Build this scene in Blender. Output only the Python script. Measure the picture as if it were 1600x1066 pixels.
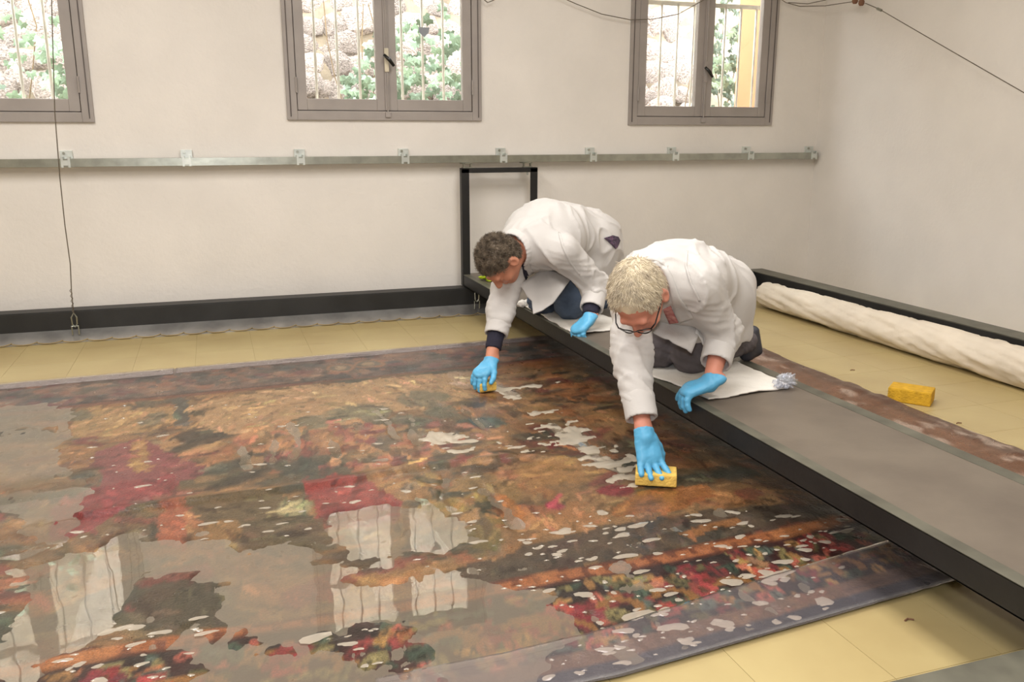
import bpy, bmesh, math, random
import numpy as np
from mathutils import Vector, Matrix
for o in list(bpy.data.objects): bpy.data.objects.remove(o)
SC = bpy.context.scene
COL = SC.collection
random.seed(7)
R = math.radians

# ------------------------------------------------------------------ camera, sky, lamps, exposure
F_PX, PITCH, YAW, CAM_H = 1365.8, R(13.4), R(18.637), 1.15
cam = bpy.data.cameras.new('camera'); cam_o = bpy.data.objects.new('camera', cam); COL.objects.link(cam_o)
cam_o.location = (0, 0, CAM_H); cam_o.rotation_euler = (R(90) - PITCH, 0, -YAW)
cam.sensor_width = 36; cam.lens = F_PX / 1600 * 36; cam.clip_start = .02
SC.camera = cam_o
W = bpy.data.worlds.new('World'); SC.world = W; W.use_nodes = True
wb = W.node_tree.nodes['Background']; wb.inputs[0].default_value = (.93, .97, 1, 1); wb.inputs[1].default_value = 15.0
SC.view_settings.view_transform = 'Standard'; SC.view_settings.look = 'None'
SC.view_settings.exposure = 0.14; SC.view_settings.gamma = 1; SC.view_settings.use_curve_mapping = False
def lamp(name, kind, loc, energy, color, size=.1, size_y=None, rot=(0, 0, 0)):
    l = bpy.data.lights.new(name, kind); l.energy = energy; l.color = color
    if kind == 'AREA':
        l.size = size
        if size_y: l.shape = 'RECTANGLE'; l.size_y = size_y
    else: l.shadow_soft_size = size
    o = bpy.data.objects.new(name, l); COL.objects.link(o); o.location = loc; o.rotation_euler = rot
    return o
for lx, ly, en in ((-1.0, .6, 58), (1.6, .4, 46), (-1.0, 2.9, 70), (1.6, 3.0, 50)):
    lamp('ceiling_lamp', 'AREA', (lx, ly, 3.12), en, (1, .972, .945), .9, 1.8)
lamp('camera_flash', 'AREA', (-.05, -.05, 1.36), 22, (.96, .97, 1), .12, .08, (R(82), 0, -YAW))

# ------------------------------------------------------------------ helpers
def lin(c):
    return tuple((x / 255 / 12.92 if x / 255 <= .04045 else ((x / 255 + .055) / 1.055) ** 2.4) for x in c)
def tag(o, label=None, cat=None, group=None, kind=None):
    if label: o['label'] = label
    if cat: o['category'] = cat
    if group: o['group'] = group
    if kind: o['kind'] = kind
    return o
def empty(name, loc=(0, 0, 0)):
    o = bpy.data.objects.new(name, None); COL.objects.link(o); o.location = loc; o.empty_display_size = .05
    return o
def link(name, me, m):
    if m and not me.materials: me.materials.append(m)
    o = bpy.data.objects.new(name, me); COL.objects.link(o)
    return o
# every mesh is modelled in world coordinates; children of an offset Empty get the inverse offset (roots sit at their base)
def child(name, me, m, parent):
    if m and not me.materials: me.materials.append(m)
    o = bpy.data.objects.new(name, me); COL.objects.link(o); o.parent = parent
    if parent.parent is None: o.matrix_parent_inverse = Matrix.Translation(parent.location).inverted()
    return o
class MB:
    def __init__(s): s.v = []; s.f = []
    def add(s, v, f):
        n = len(s.v); s.v += [tuple(p) for p in v]; s.f += [tuple(i + n for i in q) for q in f]; return s
    def box(s, x0, x1, y0, y1, z0, z1):
        v = [(x, y, z) for z in (z0, z1) for y in (y0, y1) for x in (x0, x1)]
        return s.add(v, [(0, 2, 3, 1), (4, 5, 7, 6), (0, 1, 5, 4), (2, 6, 7, 3), (0, 4, 6, 2), (1, 3, 7, 5)])
    def obox(s, c, ax, ay, az):
        c, ax, ay, az = map(Vector, (c, ax, ay, az))
        v = [c + ax * i + ay * j + az * k for k in (-1, 1) for j in (-1, 1) for i in (-1, 1)]
        return s.add(v, [(0, 2, 3, 1), (4, 5, 7, 6), (0, 1, 5, 4), (2, 6, 7, 3), (0, 4, 6, 2), (1, 3, 7, 5)])
    def tube(s, pts, r, n=8, close=False):
        pts = [Vector(p) for p in pts]; rings = []
        rr = r if isinstance(r, (list, tuple)) else [r] * len(pts)
        a = None
        for i, p in enumerate(pts):
            if close: t = pts[(i + 1) % len(pts)] - pts[i - 1]
            else: t = pts[min(i + 1, len(pts) - 1)] - pts[max(i - 1, 0)]
            t.normalize()
            a = t.orthogonal() if a is None else a - t * a.dot(t)
            if a.length < 1e-6: a = t.orthogonal()
            a.normalize(); b = t.cross(a)
            rings.append([p + (a * math.cos(q) + b * math.sin(q)) * rr[i] for q in [2 * math.pi * k / n for k in range(n)]])
        f = []
        m = len(pts)
        for i in range(m if close else m - 1):
            for k in range(n):
                f.append((i * n + k, i * n + (k + 1) % n, ((i + 1) % m) * n + (k + 1) % n, ((i + 1) % m) * n + k))
        if not close: f += [tuple(range(n - 1, -1, -1)), tuple((m - 1) * n + k for k in range(n))]
        return s.add([p for r_ in rings for p in r_], f)
    def mesh(s, name, smooth=False, bevel=0):
        me = bpy.data.meshes.new(name); me.from_pydata(s.v, [], s.f)
        bm = bmesh.new(); bm.from_mesh(me)
        bmesh.ops.recalc_face_normals(bm, faces=bm.faces)
        if bevel: bmesh.ops.bevel(bm, geom=bm.edges[:], offset=bevel, segments=2, affect='EDGES', profile=.6)
        bm.to_mesh(me); bm.free()
        if smooth: me.polygons.foreach_set('use_smooth', [True] * len(me.polygons))
        me.update(); return me
    def build(s, name, m, parent=None, smooth=False, bevel=0):
        me = s.mesh(name, smooth, bevel)
        return child(name, me, m, parent) if parent else link(name, me, m)
def box(name, m, parent, x0, x1, y0, y1, z0, z1, bevel=0):
    return MB().box(x0, x1, y0, y1, z0, z1).build(name, m, parent, bevel=bevel)

# --- materials
def mat(name, col, rough=.6, var=.12, scale=8, bump=0, bscale=60, metal=0, col2=None, spec=.5, rand=0, detail=5, coords='Object'):
    m = bpy.data.materials.new(name); m.use_nodes = True; nt = m.node_tree; N = nt.nodes; L = nt.links
    b = N['Principled BSDF']; b.inputs['Roughness'].default_value = rough; b.inputs['Metallic'].default_value = metal
    b.inputs['Specular IOR Level'].default_value = spec
    tc = N.new('ShaderNodeTexCoord'); geo = N.new('ShaderNodeNewGeometry')
    src = geo.outputs['Position'] if coords == 'World' else tc.outputs['Object']
    nz = N.new('ShaderNodeTexNoise'); nz.inputs['Scale'].default_value = scale; nz.inputs['Detail'].default_value = detail
    L.new(src, nz.inputs['Vector'])
    c1 = lin(col); c2 = lin(col2) if col2 else tuple(x * (1 - var * 1.6) for x in c1)
    if not col2: c1 = tuple(min(1, x * (1 + var)) for x in c1)
    rp = N.new('ShaderNodeValToRGB'); rp.color_ramp.elements[0].position = .34; rp.color_ramp.elements[1].position = .66
    rp.color_ramp.elements[0].color = (*c2, 1); rp.color_ramp.elements[1].color = (*c1, 1)
    L.new(nz.outputs['Fac'], rp.inputs[0]); out = rp.outputs[0]
    if rand:
        oi = N.new('ShaderNodeObjectInfo'); hs = N.new('ShaderNodeHueSaturation'); mr = N.new('ShaderNodeMapRange')
        mr.inputs['To Min'].default_value = 1 - rand; mr.inputs['To Max'].default_value = 1 + rand
        L.new(oi.outputs['Random'], mr.inputs['Value']); L.new(mr.outputs[0], hs.inputs['Value']); L.new(out, hs.inputs['Color']); out = hs.outputs[0]
    L.new(out, b.inputs['Base Color'])
    if bump:
        n2 = N.new('ShaderNodeTexNoise'); n2.inputs['Scale'].default_value = bscale; n2.inputs['Detail'].default_value = 4
        L.new(src, n2.inputs['Vector'])
        bp = N.new('ShaderNodeBump'); bp.inputs['Strength'].default_value = 1; bp.inputs['Distance'].default_value = bump
        L.new(n2.outputs['Fac'], bp.inputs['Height']); L.new(bp.outputs[0], b.inputs['Normal'])
    return m
def glass_mat(name, tint=(1, 1, 1), milk=0, milk_col=(1, 1, 1), rough=.02, ior=1.45):
    m = bpy.data.materials.new(name); m.use_nodes = True; nt = m.node_tree; N = nt.nodes; L = nt.links; N.remove(N['Principled BSDF'])
    tr = N.new('ShaderNodeBsdfTransparent'); tr.inputs[0].default_value = (*tint, 1)
    df = N.new('ShaderNodeBsdfDiffuse'); df.inputs[0].default_value = (*milk_col, 1)
    m1 = N.new('ShaderNodeMixShader'); m1.inputs[0].default_value = milk
    L.new(tr.outputs[0], m1.inputs[1]); L.new(df.outputs[0], m1.inputs[2])
    gl = N.new('ShaderNodeBsdfGlossy'); gl.inputs['Roughness'].default_value = rough
    fr = N.new('ShaderNodeFresnel'); gm = N.new('ShaderNodeNewGeometry'); mm_ = N.new('ShaderNodeMapRange')   # thin sheet: no inner total reflection
    mm_.inputs['To Min'].default_value = ior; mm_.inputs['To Max'].default_value = 1 / ior; L.new(gm.outputs['Backfacing'], mm_.inputs['Value']); L.new(mm_.outputs[0], fr.inputs[0])
    m2 = N.new('ShaderNodeMixShader'); L.new(fr.outputs[0], m2.inputs[0]); L.new(m1.outputs[0], m2.inputs[1]); L.new(gl.outputs[0], m2.inputs[2])
    L.new(m2.outputs[0], N['Material Output'].inputs[0]); return m

M = {}
M['wall'] = mat('plaster', (226, 220, 212), .85, .03, 2.2, .0022, 38)
M['ceil'] = mat('ceiling_paint', (232, 228, 220), .9, .02, 2)
M['tile'] = mat('floor_tile', (182, 164, 116), .34, .10, 3.2, .0004, 30, col2=(172, 152, 106), rand=.03, coords='World')
M['joint'] = mat('tile_joint', (156, 138, 98), .8)
M['wframe'] = mat('window_paint', (156, 148, 142), .5, .05, 6, .0004, 40)
M['groove'] = mat('window_groove', (96, 88, 84), .8)
M['glass'] = glass_mat('window_glass', (.97, .985, .98))
M['iron'] = mat('grille_paint', (214, 206, 192), .6, .1, 12)
M['black'] = mat('black_board', (23, 22, 22), .5, .2, 7, .0006, 60)
M['kerb'] = mat('black_kerb', (34, 34, 34), .5, .22, 5, .0006, 50)
M['kerbtop'] = mat('grey_green_edge', (92, 90, 78), .45, .2, 9)
M['deck'] = mat('grey_linoleum', (112, 102, 90), .42, .09, 5, .0003, 120, col2=(98, 88, 78))
M['zinc'] = mat('galvanised_steel', (168, 170, 160), .3, .1, 14, .0003, 40, metal=.9)
M['clamp'] = mat('bright_zinc', (206, 210, 204), .35, .1, 14, metal=.4)
M['alu'] = mat('aluminium', (168, 166, 163), .28, .14, 8, .0005, 25, metal=.7)
M['wire'] = mat('steel_wire', (120, 112, 100), .45, .1, 20, metal=.6)
M['cord'] = mat('lacing_cord', (150, 132, 96), .8)
M['coat'] = mat('white_cotton', (200, 196, 192), .85, .02, 6, .0008, 90)
M['towel'] = mat('white_towel', (236, 231, 222), .95, .03, 10, .002, 140)
M['roll'] = mat('white_sheet', (220, 208, 190), .9, .05, 5, .004, 16)
M['skin_man'] = mat('skin', (204, 136, 114), .5, .07, 12, .0004, 150)
M['skin_woman'] = mat('skin', (196, 132, 104), .5, .07, 12, .0004, 150)
M['hair_man'] = mat('fair_hair', (226, 212, 184), .5, .2, 30, col2=(190, 176, 154))
M['hair_woman'] = mat('brown_hair', (138, 122, 102), .6, .2, 40, col2=(74, 62, 50))
M['glove'] = mat('nitrile', (92, 172, 214), .42, .06, 14, .0008, 55)
M['grey_trouser'] = mat('grey_trouser', (92, 86, 88), .9, .1, 20, .0008, 120)
M['jeans'] = mat('blue_jeans', (78, 92, 112), .9, .12, 20, .0008, 120)
M['navy'] = mat('navy_knit', (34, 32, 48), .9, .15, 40, .0008, 150)
M['pink'] = mat('pink_check', (206, 150, 140), .85, .15, 60, col2=(170, 96, 96))
M['flower'] = mat('flowered_cotton', (104, 78, 98), .9, .2, 90, col2=(46, 46, 60))
M['shoe'] = mat('dark_shoe', (58, 58, 64), .6, .15, 20)
M['dark'] = mat('black_plastic', (18, 18, 18), .3)
M['sponge'] = mat('yellow_sponge', (206, 160, 40), .95, .1, 30, .004, 110)
M['sponge2'] = mat('pale_yellow_sponge', (228, 190, 96), .9, .1, 30, .004, 110)
M['lime'] = mat('lime_cloth', (190, 214, 40), .9, .15, 30, .003, 60)
M['film'] = glass_mat('clear_film', (.98, .97, .98), .05, (.62, .58, .60), .12, 1.16)
M['crumple'] = glass_mat('clear_plastic', (.95, .96, 1), .25, (.85, .88, .95), .1, 1.5)
M['brass'] = mat('pale_plate', (206, 196, 172), .4)
M['stone'] = mat('pale_rock', (204, 188, 178), .9, .2, 9, .03, 14, col2=(130, 116, 108), rand=.3)
M['earth'] = mat('mortar_soil', (140, 126, 108), .95, .2, 5, .01, 20)
M['ivy'] = mat('ivy_leaf', (122, 142, 116), .5, .25, 9, rand=.45)
M['stem'] = mat('ivy_stem', (116, 96, 70), .9)
M['orange_wall'] = mat('ochre_render', (186, 130, 92), .9, .05, 4)
M['rust'] = mat('rusty_insulator', (120, 84, 62), .7)

# ------------------------------------------------------------------ pixel reading -> floor (plan coordinates of the place)
cp_, sp_, cy_, sy_ = math.cos(PITCH), math.sin(PITCH), math.cos(-YAW), math.sin(-YAW)
def ray(px, py):
    x = (px - 800) / F_PX; y = -(py - 533) / F_PX
    dy = cp_ + y * sp_; dz = -sp_ + y * cp_
    return np.array([x * cy_ - dy * sy_, x * sy_ + dy * cy_, dz])
def onz(px, py, z=0):
    d = ray(px, py); return np.array([0, 0, CAM_H]) + d * (z - CAM_H) / d[2]
def dep(px, py, s): return np.array([0, 0, CAM_H]) + ray(px, py) * s

# ------------------------------------------------------------------ numpy noise
_rs = np.random.RandomState(3); _T = _rs.rand(256, 256); _T3 = _rs.rand(64, 64, 64)
def vn(x, y, s=0):
    x = np.asarray(x) + s * 17.3; y = np.asarray(y) + s * 9.1
    i = np.floor(x).astype(int); j = np.floor(y).astype(int); u = x - i; v = y - j
    u = u * u * (3 - 2 * u); v = v * v * (3 - 2 * v)
    t = lambda a, b: _T[a & 255, b & 255]
    return (t(i, j) * (1 - u) + t(i + 1, j) * u) * (1 - v) + (t(i, j + 1) * (1 - u) + t(i + 1, j + 1) * u) * v
def fbm(x, y, s=0, o=4):
    r = 0; a = .5
    for k in range(o): r = r + a * vn(x * 2 ** k, y * 2 ** k, s + k); a *= .5
    return r / (1 - .5 ** o)
def vn3(p, s=0):
    p = p + s * 7.7; i = np.floor(p).astype(int); f = p - i; f = f * f * (3 - 2 * f); i &= 63; j = (i + 1) & 63
    g = lambda a, b, c: _T3[a, b, c]
    x0, y0, z0 = i.T; x1, y1, z1 = j.T; u, v, w = f.T
    c0 = (g(x0, y0, z0) * (1 - u) + g(x1, y0, z0) * u) * (1 - v) + (g(x0, y1, z0) * (1 - u) + g(x1, y1, z0) * u) * v
    c1 = (g(x0, y0, z1) * (1 - u) + g(x1, y0, z1) * u) * (1 - v) + (g(x0, y1, z1) * (1 - u) + g(x1, y1, z1) * u) * v
    return c0 * (1 - w) + c1 * w
# ================================================================== the setting
Y_WALL, X_WALL, CEIL = 5.62, 4.29, 3.2
wins = [(-1.81, -.61, 1.208), (.456, 1.684, 1.226), (2.735, 3.885, 1.203)]   # left, right, bottom
WTOP = 2.42
def wall_with_holes():
    b = MB(); xs = sorted({-4.0, X_WALL + .3} | {w[0] for w in wins} | {w[1] for w in wins})
    y0, y1 = Y_WALL, Y_WALL + .22
    for a, c in zip(xs[:-1], xs[1:]):
        w = [q for q in wins if abs(q[0] - a) < 1e-6]
        if w:
            b.box(a, c, y0, y1, -.02, w[0][2]); b.box(a, c, y0, y1, WTOP, CEIL)
        else: b.box(a, c, y0, y1, -.02, CEIL)
    return b
tag(wall_with_holes().build('wall_back', M['wall']), 'cream plastered wall with three grey windows and a steel rail', kind='structure')
tag(box('wall_right', M['wall'], None, X_WALL, X_WALL + .2, -3, Y_WALL, -.02, CEIL), 'bare cream plastered side wall', kind='structure')
tag(box('wall_left', M['wall'], None, -4.2, -4.0, -3, Y_WALL, -.02, CEIL), kind='structure')
tag(box('wall_front', M['wall'], None, -4.2, X_WALL + .2, -3.2, -3, -.02, CEIL), kind='structure')
tag(box('ceiling', M['ceil'], None, -4.2, X_WALL + .2, -3.2, Y_WALL + .22, CEIL, CEIL + .2), kind='structure')
floor = tag(box('floor', M['joint'], None, -4.2, X_WALL + .2, -3.2, Y_WALL + .2, -.12, -.0015), 'pale yellow tiled basin floor', kind='structure')
# tiles: 29.5 cm squares where the photo shows bare floor, the rest of the slab as one part
P_ = .295; X0, Y0 = -.153 - 14 * P_, 1.318 - 16 * P_
tme = MB().box(0, P_ - .0014, 0, P_ - .0014, -.0025, 0).mesh('tile')
rest = MB()
for i in range(30):
    for j in range(40):
        x, y = X0 + i * P_, Y0 + j * P_
        if x > X_WALL or y > Y_WALL - .05 or x < -4 or y < -3: continue
        vis = (4.15 < y < 5.42 and -1.5 < x < 1.7) or (1.9 < x < 3.75 and .9 < y < 5.42) or (-.1 < x < 2.2 and .95 < y < 1.62)
        if vis:
            t = child('tile', tme, M['tile'], floor); t.location = (x, y, 0)
        else: rest.box(x, min(x + P_ - .0014, X_WALL), y, min(y + P_ - .0014, Y_WALL), -.0025, 0)
tag(rest.build('tile_field', M['tile'], floor), kind='stuff')

# windows
def window(n, x0, x1, z0, label, handle_tilt):
    root = empty('window_%d' % n, ((x0 + x1) / 2, Y_WALL, z0)); tag(root, label, kind='structure')
    fw, yf, yb = .062, Y_WALL - .018, Y_WALL + .05
    fr = MB(); fr.box(x0, x0 + fw, yf, yb, z0, WTOP); fr.box(x1 - fw, x1, yf, yb, z0, WTOP)
    fr.box(x0 + fw, x1 - fw, yf, yb, z0, z0 + .055); fr.box(x0 + fw, x1 - fw, yf, yb, WTOP - .055, WTOP)
    ry0, ry1 = Y_WALL + .037, Y_WALL + .06                         # rebate behind the sashes
    fr.box(x0 + fw - .002, x0 + fw + .02, ry0, ry1, z0, WTOP); fr.box(x1 - fw - .02, x1 - fw + .002, ry0, ry1, z0, WTOP); fr.box(x0, x1, ry0, ry1, z0, z0 + .075); fr.box(x0, x1, ry0, ry1, WTOP - .075, WTOP); fr.box((x0 + x1) / 2 - .02, (x0 + x1) / 2 + .02, ry0, ry1, z0, WTOP)
    fr.build('outer_frame', M['wframe'], root, bevel=.003)
    ln = MB()                                                      # moulded step around the frame
    for a, b_ in ((x0 + .02, x0 + .026), (x1 - .026, x1 - .02)): ln.box(a, b_, yf - .003, yf, z0 + .02, WTOP - .02)
    ln.build('moulding', M['groove'], root)
    xm = (x0 + x1) / 2; g = .004
    for side, (a, c) in enumerate(((x0 + fw + g, xm - .002), (xm + .002, x1 - fw - g))):
        st_l = .058 if side == 0 else .062; st_r = .062 if side == 0 else .058
        zb, zt = z0 + .055 + g, WTOP - .055 - g; ys, ye = Y_WALL - .010, Y_WALL + .036
        s = MB(); s.box(a, a + st_l, ys, ye, zb, zt); s.box(c - st_r, c, ys, ye, zb, zt)
        s.box(a + st_l, c - st_r, ys, ye, zb, zb + .068); s.box(a + st_l, c - st_r, ys, ye, zt - .068, zt)
        so = s.build('sash', M['wframe'], root, bevel=.003)
        box('pane', M['glass'], so, a + st_l - .006, c - st_r + .006, Y_WALL + .012, Y_WALL + .016, zb + .062, zt - .062)
        hx = x0 + fw if side == 0 else x1 - fw
        for hz in (z0 + .16, WTOP - .2):
            MB().tube([(hx, yf - .004, hz), (hx, yf - .004, hz + .09)], .006, 8).build('hinge', M['wframe'], so)
    box('cover_strip', M['wframe'], root, xm - .014, xm + .014, Y_WALL - .022, Y_WALL - .009, z0 + .06, WTOP - .06, .003)
    box('bolt_keeper', M['wframe'], root, xm - .016, xm + .016, Y_WALL - .030, Y_WALL - .017, z0 + .018, z0 + .05, .002)
    MB().tube([(xm, Y_WALL - .026, z0 + .05), (xm, Y_WALL - .026, WTOP - .05)], .005, 8).build('bolt_rod', M['wframe'], root)
    hz = z0 + .36
    hp = box('handle_plate', M['brass'] if n == 2 else M['wframe'], root, xm - .013, xm + .013, Y_WALL - .034, Y_WALL - .022, hz - .07, hz + .07, .003)
    MB().tube([(xm - .02, Y_WALL - .05, hz + .03), (xm + .012, Y_WALL - .06, hz), (xm + .04, Y_WALL - .055, hz - .035)], [.009, .012, .009], 10).build('handle', M['dark'], root, smooth=True)
    return root
window(1, *wins[0], 'grey window cut by the left picture edge, a cable before it', 1)
w2 = window(2, *wins[1], 'grey double window in the middle, ivy behind its bars', 1)
window(3, *wins[2], 'grey double window nearest the room corner, rocks behind its bars', 1)
# small grey shield hanging inside the middle window
sh = MB(); pts = [(-.034, .0), (.034, .0), (.030, -.03), (.0, -.06), (-.030, -.03)]
sx, sz, sy = 1.318, 1.79, Y_WALL + .004
sh.add([(sx + a, sy, sz + b) for a, b in pts] + [(sx + a, sy + .006, sz + b) for a, b in pts], [(0, 1, 2, 3, 4), (9, 8, 7, 6, 5)] + [(i, (i + 1) % 5, (i + 1) % 5 + 5, i + 5) for i in range(5)])
tag(sh.build('window_tag', mat('grey_tag', (140, 144, 150), .5)), 'small grey shield-shaped tag on the middle window pane', 'tag')
# grilles outside
def grille(x0, x1, z0, label, n, ztop, top_over):
    root = empty('window_grille', ((x0 + x1) / 2, Y_WALL + .17, z0)); tag(root, label, 'grille', 'window grilles')
    y = Y_WALL + .17
    for k in range(n):
        x = x0 + (x1 - x0) * (k + .5) / n
        MB().tube([(x, y, z0 - .02), (x, y, ztop + top_over)], .0085, 8).build('bar', M['iron'], root, smooth=True)
    for z in (z0 + .03, ztop): box('rail', M['iron'], root, x0 - .02, x1 + .02, y - .006, y + .006, z - .014, z + .014)
grille(-1.81, -.61, 1.22, 'thin upright bars outside the leftmost window', 8, 2.14, .25)
grille(.456, 1.684, 1.24, 'pale upright bars outside the middle window', 9, 2.02, .35)
grille(2.735, 3.885, 1.22, 'pale upright bars outside the window near the corner', 9, 2.03, .0)
# outside: rock bank with ivy, an ochre pier
rock = empty('rock_bank', (1, 7.2, 0)); tag(rock, 'pale rocky bank behind the windows', 'rock bank')
bank = MB(); nx, nz = 90, 34; V = []
for j in range(nz + 1):
    for i in range(nx + 1):
        x = -4.5 + 10.5 * i / nx; z = -.2 + 3.9 * j / nz
        V.append((x, 7.05 + .55 * (z / 3.7) + .22 * float(fbm(x * 1.6, z * 1.6, 5)), z))
bank.add(V, [(j * (nx + 1) + i, j * (nx + 1) + i + 1, (j + 1) * (nx + 1) + i + 1, (j + 1) * (nx + 1) + i) for j in range(nz) for i in range(nx)])
bank.build('soil_face', M['earth'], rock, smooth=True)
rnd = random.Random(11); stones = []
for v in range(6):
    me = bpy.data.meshes.new('stone'); bm = bmesh.new(); bmesh.ops.create_icosphere(bm, subdivisions=2, radius=1)
    for q in bm.verts:
        p = np.array([q.co]) * 1.3 + v * 5; k = .72 + .5 * float(vn3(p, v)[0]); q.co = Vector((math.copysign(abs(q.co.x) ** .6, q.co.x), q.co.y * .45, math.copysign(abs(q.co.z) ** .6, q.co.z))) * (k * 1.25 - .2)
    bm.to_mesh(me); bm.free(); stones.append(me)
k = 0
for xa, xb in ((-2.5, -.75), (.5, 2.2), (3.35, 4.35)):
    for iz in range(7):
        for ix in range(int((xb - xa) / .2) + 1):
            x = xa + ix * .2 + (iz % 2) * .1 + rnd.uniform(-.05, .05); z = 1.15 + iz * .17 + rnd.uniform(-.04, .04); k += 1
            o = child('stone', stones[k % 6], M['stone'], rock); s = rnd.uniform(.08, .145)
            o.location = (x, 7.05 + .55 * z / 3.7 + .22 * float(fbm(x * 1.6, z * 1.6, 5)) + rnd.uniform(-.01, .04), z); o.scale = (s * rnd.uniform(1, 1.4), s, s * rnd.uniform(.7, 1)); o.rotation_euler = (0, rnd.uniform(-.4, .4), 0)
def leaf_mesh():
    o = [(0, -.1), (.35, -.35), (.75, -.15), (.55, .2), (.62, .62), (.25, .55), (0, 1.1), (-.25, .55), (-.62, .62), (-.55, .2), (-.75, -.15), (-.35, -.35)]
    b = MB(); v = [(0, -.08, .15)] + [(a, .12 * (abs(a)), c) for a, c in o]
    b.add(v, [(0, i + 1, (i + 1) % 12 + 1) for i in range(12)]); return b.mesh('leaf', smooth=False)
leaf = leaf_mesh()
def ivy(x0, x1, z0, z1, n, n2, label, seed, yo=6.75):
    r = random.Random(seed); root = empty('ivy', ((x0 + x1) / 2, yo, z0)); tag(root, label, 'ivy', 'ivy on the rocks')
    stem = MB()
    for k in range(4):
        x = r.uniform(x0, x1); pts = []
        for q in range(9): pts.append((x, yo + .16 + .12 * q / 8, -.06 + (z1 + .06) * q / 8)); x += r.uniform(-.08, .08)
        stem.tube(pts, .0045, 5)
    stem.build('stem', M['stem'], root)
    far = MB(); src = [tuple(v.co) for v in leaf.vertices]; fs = [tuple(p.vertices) for p in leaf.polygons]
    for k in range(n + n2):
        x = x0 + (x1 - x0) * r.random(); z = z0 + (z1 - z0) * (r.random() ** (1.25))
        e = ((x - (x0 + x1) / 2) / ((x1 - x0) / 2)) ** 2
        if z > z1 - .5 * e * (z1 - z0) - .1 * r.random(): z = z0 + (z - z0) * .5
        s = r.uniform(.04, .068); rot = Matrix.Rotation(r.uniform(-.9, .9), 4, 'Y') @ Matrix.Rotation(r.uniform(-.7, .5), 4, 'X') @ Matrix.Rotation(math.pi + r.uniform(-.5, .5), 4, 'Y')
        y = yo + (r.uniform(-.06, .1) if k < n else r.uniform(.08, .22))
        m_ = Matrix.Translation((x, y, z)) @ rot @ Matrix.Scale(s, 4)
        if k < n:
            o = child('leaf', leaf, M['ivy'], root); l_, r_, s_ = m_.decompose(); o.location = l_; o.rotation_euler = r_.to_euler(); o.scale = s_
        else: far.add([m_ @ Vector(c) for c in src], fs)
    tag(far.build('inner_leaves', M['ivy'], root), kind='stuff')
ivy(.98, 2.35, 1.05, 2.1, 150, 260, 'ivy with broad pale leaves behind the middle window', 1)
ivy(4.02, 4.62, .9, 2.7, 90, 260, 'narrow strip of ivy beside the ochre pier', 2, 6.72)
ivy(-2.6, -.75, 1.0, 2.5, 90, 260, 'bright sunlit ivy behind the leftmost window', 3)
tag(MB().box(4.19, 4.7, 6.2, 6.6, -.1, 3.3).build('ochre_pier', M['orange_wall'], bevel=.01), 'ochre rendered pier outside the window near the corner', 'pier')
tag(box('ground_outside', M['earth'], None, -5, 6.5, Y_WALL + .23, 7.6, -.3, -.05), kind='structure')

# ------------------------------------------------------------------ steel rail on the wall
rail = empty('wall_rail', (1.5, Y_WALL, .96)); tag(rail, 'long galvanised steel channel rail bracketed along the back wall', 'rail')
rz0, rz1 = .963, 1.008
b = MB(); b.box(-3.9, 4.262, 5.545, 5.549, rz0, rz1); b.box(-3.9, 4.262, 5.549, 5.60, rz1 - .004, rz1)
b.box(-3.9, 4.262, 5.549, 5.564, rz0, rz0 + .004); b.box(-3.9, 4.262, 5.586, 5.60, rz0, rz0 + .004); b.box(-3.9, 4.262, 5.596, 5.60, rz0 + .004, rz1 - .004)
b.build('channel', M['zinc'], rail)
for x in [-3.335, -2.695, -2.055, -1.415, -.775, -.135, .516, 1.161, 1.812, 2.451, 3.077, 3.685, 4.226]:
    k = MB(); k.box(x - .032, x + .032, 5.60, Y_WALL, rz0 - .004, rz1 + .045); kb = k.build('bracket', M['clamp'], rail, bevel=.001)
    c = MB()
    for dx in (-.024, .012): c.box(x + dx, x + dx + .012, 5.541, 5.602, rz1, rz1 + .012); c.box(x + dx, x + dx + .012, 5.539, 5.545, rz0 - .004, rz1 + .012)
    c.box(x - .018, x + .018, 5.5385, 5.541, rz0 + .008, rz1 - .008)
    c.build('clamp', M['clamp'], kb)
    MB().tube([(x - .012, 5.592, rz1 + .03), (x - .012, 5.60, rz1 + .03)], .008, 6).build('bolt', M['zinc'], kb)

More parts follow.
